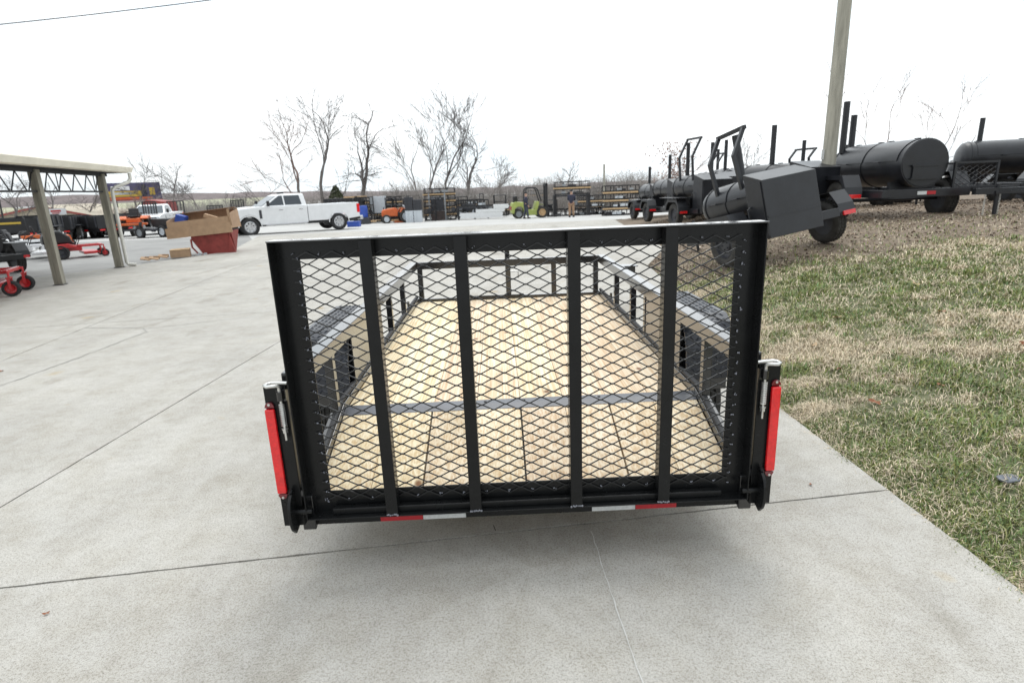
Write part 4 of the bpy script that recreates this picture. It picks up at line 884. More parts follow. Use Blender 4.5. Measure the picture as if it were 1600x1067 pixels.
mower('orange riding mower on the trailer in front of the white truck', (-20.0, 30.3, .36), math.radians(200), 'orange', scale=1.05, rops=False)

# black tank trailer at the left edge
smoker('black tank trailer at the left edge beyond the concrete, tail lamp showing', (-14.35, 13.6, -.07), math.radians(62), 0, 0, R_=.42, Ln=1.6, zc=.92, box=False, handle=False, stacks=(), shelf=False, ystart=-.9)

# ------------------------------------------------------------------ red bin, cardboard boxes
bn = thing('waste_hopper', 'faded red steel hopper at the edge of the concrete under a cardboard box', 'hopper', (-9.62, 17.55, -.07), math.radians(6))
mb = MB(); mb.prism([(-.62, .78), (-.62, .55), (-.30, .02), (.45, .02), (.62, .78)], -.45, .45, 'y'); mb.build('hopper_body', M['redbin'], bn, bevel=.01)
mb = MB(); mb.prism([(.46, .04), (.72, .06), (.58, .70), (.63, .75)], -.46, -.38, 'y'); mb.build('side_rib', M['redbin'], bn)
mb = MB(); mb.tube([(-.42, -.47, .02), (-.62, -.47, .30), (-.62, -.47, .56)], .03, 4); mb.build('side_rib', M['redbin'], bn)
mb = MB(); mb.bb(-.5, .8, -.5, -.44, .0, .06); mb.build('skid', M['redbin'], bn)
mb = MB(); mb.tube([(-.40, -.50, .06), (-.40, -.62, .06)], .06, 10); mb.tube([(-.22, -.50, .06), (-.22, -.6, .06)], .05, 10); mb.build('roller', M['lightgrey'], bn)
cb_ = thing('cardboard_box', 'long open cardboard box lying on the red hopper', 'box', (-9.85, 17.5, .76), math.radians(4), 0, math.radians(-4))
th_ = .02; X0, X1, Y0_, Y1_ = -1.0, .95, -.5, .5
mb = MB(); mb.bb(X0, X1, Y0_, Y1_, -.03, -.005); mb.build('bottom', M['card'], cb_)
mb = MB(); mb.bb(X0, X1, Y0_, Y0_+th_, 0, .36); mb.build('front_panel', M['card'], cb_)
mb = MB(); mb.bb(X0-.08, X1+.05, Y0_-.03, Y0_-.005, -.16, .17); mb.build('lower_flap', M['card'], cb_)
mb = MB(); mb.bb(X0, X1, Y1_-th_, Y1_, 0, .58); mb.build('back_panel', M['cardin'], cb_)
for x in (X0, X1-th_): mb = MB(); mb.prism([(Y0_+th_+.001, 0), (Y1_-th_-.001, 0), (Y1_-th_-.001, .58), (Y0_+th_+.001, .40)], x, x+th_, 'x'); mb.build('end_panel', M['cardin'], cb_)
mb = MB(); mb.add([(X0, Y1_-.02, .596), (X1, Y1_-.02, .596), (X1+.02, Y1_-.35, .63), (X0-.02, Y1_-.35, .61), (X0, Y1_-.02, .582), (X1, Y1_-.02, .582), (X1+.02, Y1_-.35, .616), (X0-.02, Y1_-.35, .596)], [(0, 1, 2, 3), (7, 6, 5, 4), (0, 4, 5, 1), (1, 5, 6, 2), (2, 6, 7, 3), (3, 7, 4, 0)]); mb.build('lid', M['cardin'], cb_)
mb = MB(); mb.add([(X1-.001, Y0_+.03, .03), (X1+.10, Y0_-.05, .05), (X1+.10, Y0_-.05, .60), (X1-.001, Y0_+.03, .57), (X1-.012, Y0_+.03, .03), (X1+.09, Y0_-.05, .05), (X1+.09, Y0_-.05, .60), (X1-.012, Y0_+.03, .57)], [(0, 1, 2, 3), (7, 6, 5, 4), (0, 4, 5, 1), (1, 5, 6, 2), (2, 6, 7, 3), (3, 7, 4, 0)]); mb.build('end_flap', M['card'], cb_)
mb = MB(); mb.box((0, 0, .13), (.3, .25, .26), (0, .3, 0)); o = mb.build('parcel', M['blue']); o.location = (-10.6, 17.45, 1.0); tag(o, 'blue package standing inside the left end of the long box', 'package')
mb = MB(); mb.box((0, 0, .05), (.6, .2, .12), (0, .35, .2)); o = mb.build('cardboard_piece', M['card']); o.location = (-9.45, 17.3, 1.08); tag(o, 'folded cardboard piece inside the right half of the long box', 'cardboard')
sb_ = thing('cardboard_box', 'small closed cardboard box on the concrete edge left of the hopper', 'box', (-10.35, 16.6, -.03), math.radians(20))
mb = MB(); mb.bb(-.30, .26, -.16, .16, 0, .24); mb.build('carton', M['card'], sb_, bevel=.004)
mb = MB(); mb.add([(-.30, -.17, .245), (.26, -.17, .245), (.27, .17, .27), (-.28, .17, .26), (-.30, -.17, .242), (.26, -.17, .242), (.27, .17, .266), (-.28, .17, .256)], [(0, 1, 2, 3), (7, 6, 5, 4), (0, 4, 5, 1), (1, 5, 6, 2), (2, 6, 7, 3), (3, 7, 4, 0)]); mb.build('top_flap', M['timber'], sb_)
for (x, y, lab) in ((-10.75, 16.25, 'torn cardboard scrap leaning on the small box'), (-10.95, 15.65, 'low crumpled cardboard scrap on the concrete edge'), (-10.75, 15.75, 'flattened brown scrap nearest the downspout')):
    mb = MB(); mb.box((0, 0, .05), (.26, .16, .03), (.35, .2, .3)); mb.box((.05, .06, .06), (.18, .02, .09), (.1, .1, .6)); o = mb.build('cardboard_scrap', M['card']); o.location = (x, y, 0); tag(o, lab, 'cardboard')

# ------------------------------------------------------------------ goods yard behind
def lz(y): return float(lot(y))-.07
def trailer_frame(label, x, y, z, W=2.4, h=.42, dy=.9, colr_='matblack', group='stacked black trailer frames', rz=0, tbl=True):
    t = thing('open_trailer', label, 'trailer', (x, y, z), rz, group=group); m_ = M[colr_]
    mb = MB(); mb.bb(-W/2, W/2, -dy/2, -dy/2+.05, 0, .08); mb.bb(-W/2, W/2, dy/2-.05, dy/2, 0, .08); mb.bb(-W/2, -W/2+.06, -dy/2+.051, dy/2-.051, 0, .08); mb.bb(W/2-.06, W/2, -dy/2+.051, dy/2-.051, 0, .08); mb.build('bed_frame', m_, t)
    mb = MB(); mb.bb(-W/2, W/2, -dy/2, -dy/2+.05, h-.07, h); mb.bb(-W/2, W/2, dy/2-.05, dy/2, h-.07, h); mb.bb(-W/2, -W/2+.06, -dy/2+.051, dy/2-.051, h-.07, h); mb.bb(W/2-.06, W/2, -dy/2+.051, dy/2-.051, h-.07, h); mb.build('top_rail', m_, t)
    n = 5
    for i in range(n):
        xx = -W/2+.03+(W-.06)*i/(n-1)
        for s in (-1, 1): mb = MB(); mb.bb(xx-.025, xx+.025, s*(dy/2-.025)-.02, s*(dy/2-.025)+.02, .081, h-.071); mb.build('post', m_, t)
    for k in range(random.randint(1, 3)):
        xx = random.uniform(-W*.4, W*.3); mb = MB(); mb.bb(xx, xx+random.uniform(.15, .5), -dy/2-.01, -dy/2+.045, .10, random.uniform(.2, .28)); mb.build('folded_part', M[random.choice(['lightgrey', 'grey', 'darkgrey'])], t)
    if tbl:
        mb = MB()
        mb.bb(-W/2+.25, -W/2+.65, -.2, .2, -.1, 0) if False else mb.bb(-.3, .3, -.2, .2, .081, .2); mb.build('coiled_gear', M['darkgrey'], t)
    return t
def timber(label, x, y, z, W, d=.9, h=.10):
    mb = MB(); mb.bb(-W/2, W/2, -d/2-.08, -d/2+.06, 0, h); o = mb.build('timber_bearer', M['timber'], bevel=.005); o.location = (x, y, z); tag(o, label, 'timber', 'timber bearers between stacked trailers'); return o
def stack(x, y, W, levels, where, z0=0, rz=0, col='matblack'):
    z = lz(y)+z0; names = ['bottom', 'second', 'third', 'fourth', 'fifth']
    for i in range(levels):
        trailer_frame(f'black open trailer frame, {names[i]} layer of the stack {where}', x+random.uniform(-.05, .05), y, z, W, rz=rz, colr_=col)
        z += .42
        if i < levels-1: timber(f'pale timber bearer above the {names[i]} layer of the stack {where}', x, y, z+.001, W*1.06); z += .10
# left stack with steel uprights
xs_ = -4.70
stack(xs_, 45.3, 2.45, 5, 'behind the grey uprights')
rk = thing('steel_rack', 'tall grey steel rack standing before the highest trailer stack', 'rack', (xs_-.15, 44.4, lz(44.4)))
for x in (-.62, .62): mb = MB(); mb.bb(x-.05, x+.05, -.05, .05, 0, 2.1); mb.build('upright', M['grey'], rk)
for z in (.75, 1.7): mb = MB(); mb.bb(-.57, .57, -.04, .04, z, z+.09); mb.build('beam', M['darkgrey'], rk)
mb = MB(); mb.bb(-.5, .5, .1, .5, .85, 1.65); mb.build('crate', M['darkgrey'], rk)
mb = MB(); mb.bb(-.55, .55, .1, .6, .02, .70); mb.build('lower_crate', mat('rusty_brown', (.10, .08, .075), .8, var=.3), rk)
for k, (px_, w_) in enumerate(((-2.55, 1.5), (-1.38, 1.2))):
    trailer_frame(('wider' if k == 0 else 'narrower')+' low black frame on blocks between the tall rack and white lumber', px_, 43.6+k*.4, lz(43)+.95, w_, .5)
    tb2 = thing('work_bench', ('wider' if k == 0 else 'narrower')+' dark bench carrying a low black frame beside the white lumber', 'bench', (px_, 43.6+k*.4, lz(43)))
    mb = MB(); mb.bb(-w_/2, w_/2, -.4, .4, .84, .94); mb.build('bench_top', M['darkgrey'], tb2)
    for s in (-1, 1):
        for q in (-1, 1): mb = MB(); mb.bb(s*w_*.42-.04, s*w_*.42+.04, q*.3-.04, q*.3+.04, 0, .84); mb.build('leg', M['darkgrey'], tb2)
# bins in two columns
for ci, (x, n_up) in enumerate(((-6.64, 5), (-6.03, 4))):
    for k in range(4+n_up):
        g_ = k < 4; h_ = .21 if g_ else .19; z = lz(41.6)+(k*.215 if g_ else 4*.215+(k-4)*.195)
        mb = MB(); w0, w1 = .27, .285
        mb.add([(-w0, -w0, 0), (w0, -w0, 0), (w0, w0, 0), (-w0, w0, 0), (-w1, -w1, h_*.8), (w1, -w1, h_*.8), (w1, w1, h_*.8), (-w1, w1, h_*.8), (-w1-.02, -w1-.02, h_*.8), (w1+.02, -w1-.02, h_*.8), (w1+.02, w1+.02, h_*.8), (-w1-.02, w1+.02, h_*.8), (-w1-.02, -w1-.02, h_), (w1+.02, -w1-.02, h_), (w1+.02, w1+.02, h_), (-w1-.02, w1+.02, h_)],
               [(0, 3, 2, 1), (0, 1, 5, 4), (1, 2, 6, 5), (2, 3, 7, 6), (3, 0, 4, 7), (4, 5, 9, 8), (5, 6, 10, 9), (6, 7, 11, 10), (7, 4, 8, 11), (8, 9, 13, 12), (9, 10, 14, 13), (10, 11, 15, 14), (11, 8, 12, 15), (12, 13, 14, 15)])
        o = mb.build('plastic_tote', M['lightgrey' if g_ else 'darkgrey']); o.location = (x, 41.6, z)
        col_ = ['left', 'right'][ci]; pos = ['lowest', 'second', 'third', 'fourth'][k] if g_ else ['lowest', 'second', 'third', 'fourth', 'fifth'][k-4]
        tag(o, f"{pos} {'pale grey' if g_ else 'dark'} tote of the {col_} column beside the tall rack", 'tote', 'stacked plastic totes')
# hopper, frames and machines behind the pickup's tail
hp = thing('feed_hopper', 'pale grey metal hopper on legs behind the pickup tail', 'hopper', (-9.79, 46, lz(46)))
mb = MB(); mb.prism([(-.55, 1.2), (-.58, 2.05), (.58, 2.05), (.50, 1.2), (.35, .75), (-.35, .75)], -.5, .5, 'y'); mb.build('hopper_body', M['lightgrey'], hp, bevel=.01)
for x in (-.5, .5): mb = MB(); mb.bb(x-.03, x+.03, -.5, -.44, 0, 1.2); mb.bb(x-.03, x+.03, .44, .5, 0, 1.2); mb.build('leg', M['darkgrey'], hp)
def eq_frame(label, x, y, W, H, col='matblack', name='equipment_frame'):
    t = thing(name, label, 'equipment frame', (x, y, lz(y)), random.uniform(-.15, .15)); m_ = M[col]
    for s in (-1, 1):
        for q in (-1, 1): mb = MB(); mb.bb(s*W/2-.03, s*W/2+.03, q*.4-.03, q*.4+.03, 0, H); mb.build('upright', m_, t)
    for z in (H*.35, H*.7, H):
        mb = MB(); mb.bb(-W/2-.03, W/2+.03, -.43, .43, z, z+.06); mb.build('shelf', m_, t)
    mb = MB(); mb.tube([(-W/2, -.44, .1), (W/2, -.44, H*.68)], .025, 5); mb.build('brace', m_, t)
    mb = MB(); mb.bb(-W*.3, W*.1, -.3, .3, H*.35+.061, H*.35+.40); mb.build('load', M[random.choice(['darkgrey', 'grey'])], t)
    return t
eq_frame('black steel frame left of the pale hopper', -10.60, 45, 1.0, 2.0)
eq_frame('black steel frame right of the pale hopper', -8.48, 44.5, .8, 1.85)
eq_frame('black steel frame next to the orange machine', -7.96, 45, .9, 1.75)
mp_ = thing('black_container', 'low black metal container topped by pale pallets behind the pickup bed', 'container', (-12.74, 47, lz(47)))
mb = MB(); mb.bb(-1.5, 1.5, -.8, .8, .1, 2.0); mb.build('container_body', M['matblack'], mp_, bevel=.02)
for i in range(9): mb = MB(); mb.bb(-1.45+i*.34, -1.40+i*.34, -.82, -.801, .15, 1.95); mb.build('rib', M['darkgrey'], mp_)
def pallet(label, x, y, z, W=1.1, col='timber'):
    t = thing('pallet', label, 'pallet', (x, y, z), group='wooden pallets')
    for q in (-.45, 0, .45): mb = MB(); mb.bb(-W/2, W/2, q-.04, q+.04, 0, .09); mb.build('stringer', M[col], t)
    for i in range(5):
        xx = -W/2+.06+i*(W-.12)/4; mb = MB(); mb.bb(xx-.05, xx+.05, -.5, .5, .091, .112); mb.build('board', M[col], t)
    return t
pallet('pallet on top of the black container, left one', -12.06, 46.8, lz(47)+2.01); pallet('pallet on top of the black container, right one', -11.32, 46.8, lz(47)+2.01, .8)
for i, px_ in enumerate((-9.58, -8.89, -8.11)): pallet(['pallet on the ground nearest the blue barrel', 'pallet on the ground below the pale hopper', 'pallet on the ground beside the orange machine'][i], px_, 43.5, lz(43.5)+.12)
bl = thing('blue_barrel', 'blue plastic barrel just right of the pickup tail lamp', 'barrel', (-10.13, 42, lz(42)+.5))
mb = MB(); mb.lathe([(0, .001), (0, .28), (.1, .31), (.3, .30), (.5, .31), (.7, .31), (.85, .27), (.87, .001)], (0, 0, 0), 'z', 16); mb.build('drum', M['blue'], bl, smooth=True)
mb = MB(); mb.bb(-.4, .4, -.35, .35, -.5, -.005); mb.build('stand', M['darkgrey'], bl)
bc = thing('blue_crate', 'blue crate on the ground under the pickup tail', 'crate', (-9.34, 35.5, lz(35.5)))
mb = MB(); mb.bb(-.38, .38, -.3, .3, 0, .30); mb.build('crate_body', M['blue'], bc, bevel=.02); mb = MB(); mb.bb(-.40, .40, -.32, .32, .301, .34); mb.build('lid', M['blue'], bc)
og = thing('orange_compactor', 'small orange machine with white hose top beside the totes', 'machine', (-7.08, 42.6, lz(42.6)))
mb = MB(); mb.prism([(-.35, .05), (-.30, .35), (-.1, .75), (.12, .78), (.2, .4), (.3, .05)], -.25, .25, 'y'); mb.build('engine_housing', M['orange'], og, bevel=.03)
mb = MB(); mb.tube([(.05, 0, .7), (.0, 0, 1.0), (-.1, 0, 1.2), (-.2, 0, 1.25)], .07, 8); mb.build('hose', M['lightgrey'], og, smooth=True)
mb = MB(); mb.bb(-.9, .35, -.3, .3, .0, .10); mb.build('base_skid', M['orange'], og)
# white lumber pile in steps
for k, (pa, pb, z, h_) in enumerate(((718, 786, .12, .40), (742, 790, .53, .22), (770, 795, .76, .30))):
    xa, xb = [(-3.07, 0.30), (-1.88, 0.50), (-0.49, 0.80)][k]
    t = thing('lumber_pile', ['long lowest bundle of white wrapped lumber left of the forklift', 'middle bundle of white wrapped lumber left of the forklift', 'short top bundle of white wrapped lumber left of the forklift'][k], 'lumber', ((xa+xb)/2, 43.5, lz(43.5)+z), group='white lumber bundles')
    n = max(2, int(h_/.09))
    for i in range(n): mb = MB(); mb.bb(-(xb-xa)/2+random.uniform(0, .1), (xb-xa)/2-random.uniform(0, .1), -.6+.02*random.random(), .6, i*h_/n+.004, (i+1)*h_/n); mb.build('board_layer', M['white'], t)
# forklift
fk = thing('forklift', 'lime green forklift with black mast facing right', 'forklift', (2.11, 40.0, lz(40)), math.radians(-84))
Lm = M['lime']
mb = MB(); mb.prism([(-1.25, .38), (-1.30, .70), (-1.22, 1.10), (-.95, 1.18), (-.25, 1.12), (-.25, .48), (-.40, .40), (-.45, .72), (-.62, .84), (-.86, .84), (-1.04, .70), (-1.10, .38)], -.55, .55, 'x'); mb.build('counterweight', Lm, fk, bevel=.03)
mb = MB(); mb.bb(-.55, .55, -.249, .60, .22, .62); mb.prism([(.35, .621), (.60, .621), (.72, 1.15), (.52, 1.18)], -.5, .5, 'x'); mb.build('chassis', Lm, fk, bevel=.03)
mb = MB(); mb.prism([(.56, .45), (.50, .75), (.75, .93), (1.20, .93), (1.30, .75), (1.26, .72), (1.18, .88), (.78, .88), (.56, .72)], -.62, -.42, 'x'); mb.build('wheel_guard', Lm, fk)
for s in (-1, 1):
    wheel(fk, (s*.50, .90, .40), .40, .26, M['timber'], out=s, tyre_m=M['rubberdusty']); wheel(fk, (s*.46, -.78, .33), .33, .22, M['grey'], out=s, tyre_m=M['rubberdusty'])
    mb = MB(); mb.tube([(s*.48, -.28, 1.1), (s*.46, -.22, 2.0), (s*.45, -.05, 2.12), (s*.44, .45, 2.10), (s*.45, .62, 1.95), (s*.48, .85, 1.15)], .045, 6); mb.build('overhead_guard_post', M['matblack'], fk, smooth=True)
    mb = MB(); mb.bb(s*.36-.06, s*.36+.06, 1.18, 1.34, .15, 2.35); mb.build('mast_rail', M['matblack'], fk)
    mb = MB(); mb.bb(s*.25-.06, s*.25+.06, 1.45, 2.35, .10, .15); mb.build('fork', M['matblack'], fk)
mb = MB(); mb.bb(-.42, .42, 1.19, 1.33, 2.20, 2.38); mb.bb(-.42, .42, 1.35, 1.44, .12, .70); mb.build('carriage', M['matblack'], fk)
mb = MB(); mb.bb(-.42, .42, -.05, .50, 2.06, 2.10); mb.build('overhead_guard', M['matblack'], fk)
mb = MB(); mb.bb(-.25, .25, -.24, .18, .63, .78); mb.bb(-.25, .25, -.26, -.14, .78, 1.25); mb.build('seat', M['matblack'], fk, bevel=.03)
mb = MB(); mb.lathe([(1.13, .001), (1.13, .17), (1.55, .17), (1.6, .001)], (0, -.95, 0), 'z', 14); mb.build('gas_bottle', M['matblack'], fk, smooth=True)
mb = MB(); mb.bb(-.5, .5, -1.315, -1.27, .62, .86); mb.build('tail_panel', M['redbin'], fk)

# ------------------------------------------------------------------ people (one skinned surface each, clothes as children)
def skin_mesh(name, verts, edges, radii, m_, parent=None, root=0, sub=2):
    me = bpy.data.meshes.new(name); me.from_pydata(verts, edges, []); me.materials.append(m_)
    o = bpy.data.objects.new(name, me); COL.objects.link(o); o.parent = parent
    sk = o.modifiers.new('skin', 'SKIN'); sk.use_smooth_shade = True
    for i, r in enumerate(radii): me.skin_vertices[0].data[i].radius = (r, r) if not isinstance(r, tuple) else r
    me.skin_vertices[0].data[root].use_root = True
    s = o.modifiers.new('sub', 'SUBSURF'); s.levels = sub; s.render_levels = sub
    return o
def person(label, loc, rz, top='jacket', leg='tan', stride=.12, arms='front', cap='matblack'):
    t = thing('person', label, 'person', loc, rz)
    V = [(0, 0, .95), (0, 0, 1.15), (0, 0, 1.38), (0, .01, 1.50), (0, .02, 1.62), (0, .03, 1.72)]
    E_ = [(0, 1), (1, 2), (2, 3), (3, 4), (4, 5)]; Rr = [.15, .14, .16, .055, .095, .085]
    armp = {}
    for s in (-1, 1):
        i = len(V); V += [(s*.10, 0, .90), (s*.11, s*stride*.4+.02, .50), (s*.11, s*stride, .09), (s*.12, s*stride+.14, .04)]; E_ += [(0, i), (i, i+1), (i+1, i+2), (i+2, i+3)]; Rr += [.105, .065, .045, .04]
        i = len(V)
        if arms == 'front': pts = [(s*.20, 0, 1.42), (s*.25, .04, 1.16), (s*.13, .26, 1.12), (s*.10, .33, 1.14)]
        else: pts = [(s*.20, 0, 1.42), (s*.26, -.02, 1.14), (s*.24, .10, .92), (s*.235, .13, .84)]
        V += pts; E_ += [(2, i), (i, i+1), (i+1, i+2), (i+2, i+3)]; Rr += [.062, .045, .033, .035]; armp[s] = pts
        hnd = Vector(pts[-1]); d = (hnd-Vector(pts[-2])).normalized()
        for k in range(4):
            j = len(V); off = Vector((s*(-.025+.017*k), 0, 0)) if arms == 'front' else Vector((0, -.025+.017*k, 0)); ln = (.055, .065, .06, .045)[k]
            V += [tuple(hnd+off+d*.035), tuple(hnd+off+d*(.035+ln)+Vector((0, 0, -.012)))]; E_ += [(i+3, j), (j, j+1)]; Rr += [.011, .008]
        j = len(V); side = Vector((-s*.035, .02, .01)); V += [tuple(hnd+side), tuple(hnd+side+d*.045)]; E_ += [(i+3, j), (j, j+1)]; Rr += [.012, .009]
    skin_mesh('body', V, E_, Rr, M['skin'], t, 0, 1)
    # jacket
    V = [(0, 0, .90), (0, 0, 1.15), (0, 0, 1.38), (0, .005, 1.49)]; E_ = [(0, 1), (1, 2), (2, 3)]; Rr = [.175, .17, .185, .075]
    for s in (-1, 1):
        i = len(V); V += [armp[s][0], armp[s][1], armp[s][2]]; E_ += [(2, i), (i, i+1), (i+1, i+2)]; Rr += [.085, .064, .05]
    skin_mesh('jacket', V, E_, Rr, M[top], t, 1, 1)
    V = [(0, 0, .98)]; E_ = []; Rr = [.165]
    for s in (-1, 1):
        i = len(V); V += [(s*.10, 0, .88), (s*.11, s*stride*.4+.02, .50), (s*.11, s*stride, .10)]; E_ += [(0, i), (i, i+1), (i+1, i+2)]; Rr += [.125, .088, .078]
    skin_mesh('trousers', V, E_, Rr, M[leg], t, 0, 1)
    for s in (-1, 1):
        mb = MB(); mb.prism([(s*stride-.08, 0), (s*stride+.19, 0), (s*stride+.17, .06), (s*stride+.04, .11), (s*stride-.07, .11)], s*.11-.045, s*.11+.045, 'x'); mb.build('boot', M['matblack'], t, bevel=.015)
    mb = MB(); mb.lathe([(1.70, .105), (1.76, .100), (1.81, .06), (1.825, .001)], (0, .025, 0), 'z', 14); mb.bb(-.07, .07, .10, .19, 1.705, 1.72); mb.build('cap', M[cap], t, smooth=True)
    hd = MB(); hd.box((0, .125, 1.635), (.022, .03, .035)); hd.build('nose', M['skin'], t)
    for s in (-1, 1):
        mb = MB(); mb.lathe([(-.006, .0001), (0, .012), (.006, .0001)], (s*.033, .118, 1.665), 'y', 8); mb.build('eye', M['matblack'], t)
        mb = MB(); mb.lathe([(-.01, .001), (0, .028), (.01, .001)], (s*.098, .02, 1.64), 'x', 8); mb.build('ear', M['skin'], t)
    mb = MB(); mb.bb(-.028, .028, .108, .118, 1.572, 1.584); mb.build('mouth', mat('lips', (.3, .1, .09), .5), t)
    return t
person('person in dark navy jacket and tan work trousers standing right of the forklift', (4.90, 37.6, lz(37.6)), math.radians(-20))
person('person in dark clothes standing at the side of the lime forklift', (1.85, 38.4, lz(38.4)), math.radians(-80), leg='jeans', arms='down')

# right hand stacks
stack(5.39, 41.5, 2.6, 2, 'right of the forklift', z0=1.55)
rk2 = thing('steel_rack', 'low dark steel stand carrying the trailer stack behind the person', 'rack', (5.39, 41.5, lz(41.5)))
for x in (-1.25, 1.25): mb = MB(); mb.bb(x-.10, x+.10, -.4, .4, 0, 1.54); mb.build('upright', M['matblack'], rk2)
mb = MB(); mb.bb(-1.15, 1.15, -.1, .1, 1.42, 1.52); mb.build('beam', M['darkgrey'], rk2)
stack(8.18, 37.5, 2.35, 4, 'nearest the smokers', rz=.05)
names_ = ['leftmost', 'second', 'third', 'rightmost']
for k, px_ in enumerate((4.39, 5.76, 7.13, 8.21)):
    trailer_frame(f'{names_[k]} low black frame on the ground beneath the raised trailer stack', px_, 42.6, lz(42.6), 1.5, .55, group='low black frames on the ground')
    
# ------------------------------------------------------------------ left yard: dump trailers, gates, sign, barn, billboard
def dump_trailer(label, x, y, rz, W=2.0, Ln=3.6, h=.62, stripe=None):
    t = thing('dump_trailer', label, 'dump trailer', (x, y, lz(y)), rz, group='black dump trailers')
    mb = MB(); mb.bb(-W/2, W/2, -Ln/2, Ln/2, .62, .70); b = mb.build('bed_floor', M['matblack'], t)
    for s in (-1, 1):
        mb = MB(); mb.bb(s*W/2, s*(W/2-.05), -Ln/2, Ln/2, .701, .70+h); sd_ = mb.build('side_wall', M['matblack'], t)
        for i in range(6): mb = MB(); yy = -Ln/2+.1+i*(Ln-.2)/5; mb.bb(s*(W/2+.001), s*(W/2+.06), yy-.04, yy+.04, .70, .69+h); mb.build('rib', M['darkgrey'], sd_)
        for yy in (-.45, .40):
            wheel(t, (s*(W/2+.12), yy, .38), .38, .22, M['grey'], out=s, tyre_m=M['rubberdusty'], bolts=False)
        mb = MB(); mb.bb(s*(W/2+.02), s*(W/2+.26), -.95, .9, .80, .83); mb.build('fender', M['darkgrey'], t)
    mb = MB(); mb.bb(-W/2+.051, W/2-.051, -Ln/2, -Ln/2+.05, .701, .68+h); tg_ = mb.build('tailgate', M['matblack'], t)
    mb = MB(); mb.bb(-W/2+.051, W/2-.051, Ln/2-.05, Ln/2, .701, .75+h); mb.build('headboard', M['matblack'], t)
    if stripe: mb = MB(); mb.bb(-W*.4, W*.2, -Ln/2-.012, -Ln/2-.001, .70+h*.55, .70+h*.70); mb.build('stripe', M[stripe], tg_)
    mb = MB(); mb.bb(-W/2+.1, -W/2+.2, -Ln/2, Ln/2+.4, .44, .60); mb.bb(W/2-.2, W/2-.1, -Ln/2, Ln/2+.4, .44, .60); mb.build('frame_rail', M['matblack'], t)
    for s in (-1, 1): mb = MB(); mb.bb(s*W*.32, s*W*.46, -Ln/2-.03, -Ln/2-.001, .50, .58); mb.build('tail_light', M['red_lens'], t)
    return t
dump_trailer('black dump trailer at the far left edge with a yellow stripe', -24.01, 28, math.radians(20), stripe='yellow')
dump_trailer('black dump trailer left of the first shelter post', -25.47, 32, math.radians(24))
dump_trailer('black dump trailer between the shelter posts, tandem wheels showing', -24.56, 33.8, math.radians(62), Ln=4.4)
dump_trailer('black dump trailer behind the second shelter post with a yellow stripe', -23.73, 34.5, math.radians(10), stripe='yellow')
dump_trailer('black dump trailer behind the red mower hood', -26.69, 36.5, math.radians(60), Ln=4)
sg = thing('yard_sign', 'white yard sign with red lettering bars above the black trailers', 'sign', (-25.55, 32.4, lz(33)), math.radians(30))
mb = MB(); mb.bb(-.42, .42, -.02, .02, 1.45, 1.80); s1_ = mb.build('sign_panel', M['white'], sg)
for (a_, b_, c_, d_) in ((-.30, .18, 1.62, 1.72), (-.25, .10, 1.52, 1.58)): mb = MB(); mb.bb(a_, b_, -.026, -.0205, c_, d_); mb.build('print', M['red'], s1_)
for s in (-1, 1): mb = MB(); mb.bb(s*.36-.02, s*.36+.02, -.015, .015, 0, 1.45); mb.build('stake', M['darkgrey'], sg)
def mesh_gate(label, x, y, W=1.2, H=1.7, rz=0, z0=0.0):
    t = thing('upright_ramp_gate', label, 'ramp gate', (x, y, lz(y)+z0), rz, -.08, group='upright mesh ramp gates'); m_ = M['matblack']
    mb = MB(); mb.bb(-W/2, -W/2+.06, -.03, .03, 0, H); mb.bb(W/2-.06, W/2, -.03, .03, 0, H); mb.bb(-W/2+.061, W/2-.061, -.03, .03, H-.07, H); mb.bb(-W/2+.061, W/2-.061, -.03, .03, 0, .07); mb.build('gate_frame', m_, t)
    for i in range(1, 5): mb = MB(); xx = -W/2+i*W/5; mb.bb(xx-.02, xx+.02, -.02, .02, .071, H-.071); mb.build('slat', m_, t)
    mb = MB()
    for i in range(0, 22):
        z = .1+i*(H-.2)/22; mb.bb(-W/2+.06, W/2-.06, .021, .028, z, z+.016)
    mb.build('mesh_infill', M['darkgrey'], t, kind='stuff')
    b_ = MB(); b_.bb(-W/2, W/2, .05, 1.6, -.12, -.02); b_.build('trailer_bed', m_, t)
    for s in (-1, 1): wheel(t, (s*(W/2+.1), .9, .0-.05), .28, .18, M['grey'], out=s, bolts=False)
    return t
mesh_gate('tall upright mesh ramp gate standing above the cardboard box', -25.02, 44, 1.25, 1.75, .1, .55)
mesh_gate('upright mesh ramp gate in front of the white truck windscreen', -22.49, 36.2, .85, 1.35, .1, .75)
mesh_gate('wide upright mesh gate left of the first shelter post', -27.73, 30.2, 1.5, 1.25, .2, 1.15)
mesh_gate('low dark mesh gate left of the pickup nose', -22.03, 44, 1.2, 1.0, .1, .85)
mesh_gate('small dark mesh gate above the pickup bonnet', -21.57, 47, 1.1, 1.0, 0, 1.2)
ut = thing('flatbed_trailer', 'black flatbed trailer with pale hubs in front of the white truck', 'trailer', (-17.33, 30.2, lz(30)), math.radians(65))
mb = MB(); mb.bb(-.9, .9, -1.3, 1.3, .55, .98); mb.build('bed', M['matblack'], ut, bevel=.02)
for s in (-1, 1):
    for yy in (-.5, .35): wheel(ut, (s*1.0, yy, .32), .32, .2, M['lightgrey'], out=s)
mb = MB(); mb.tube([(-.5, 1.3, .5), (0, 2.3, .5), (.5, 1.3, .5)], .05, 4); mb.build('tongue', M['matblack'], ut)
bt = thing('low_trailer', 'low open trailer carrying the orange mower', 'trailer', (-19.16, 30.4, lz(30)), math.radians(70))
mb = MB(); mb.bb(-.8, .8, -1.2, 1.2, .38, .48); mb.build('bed', M['darkgrey'], bt)
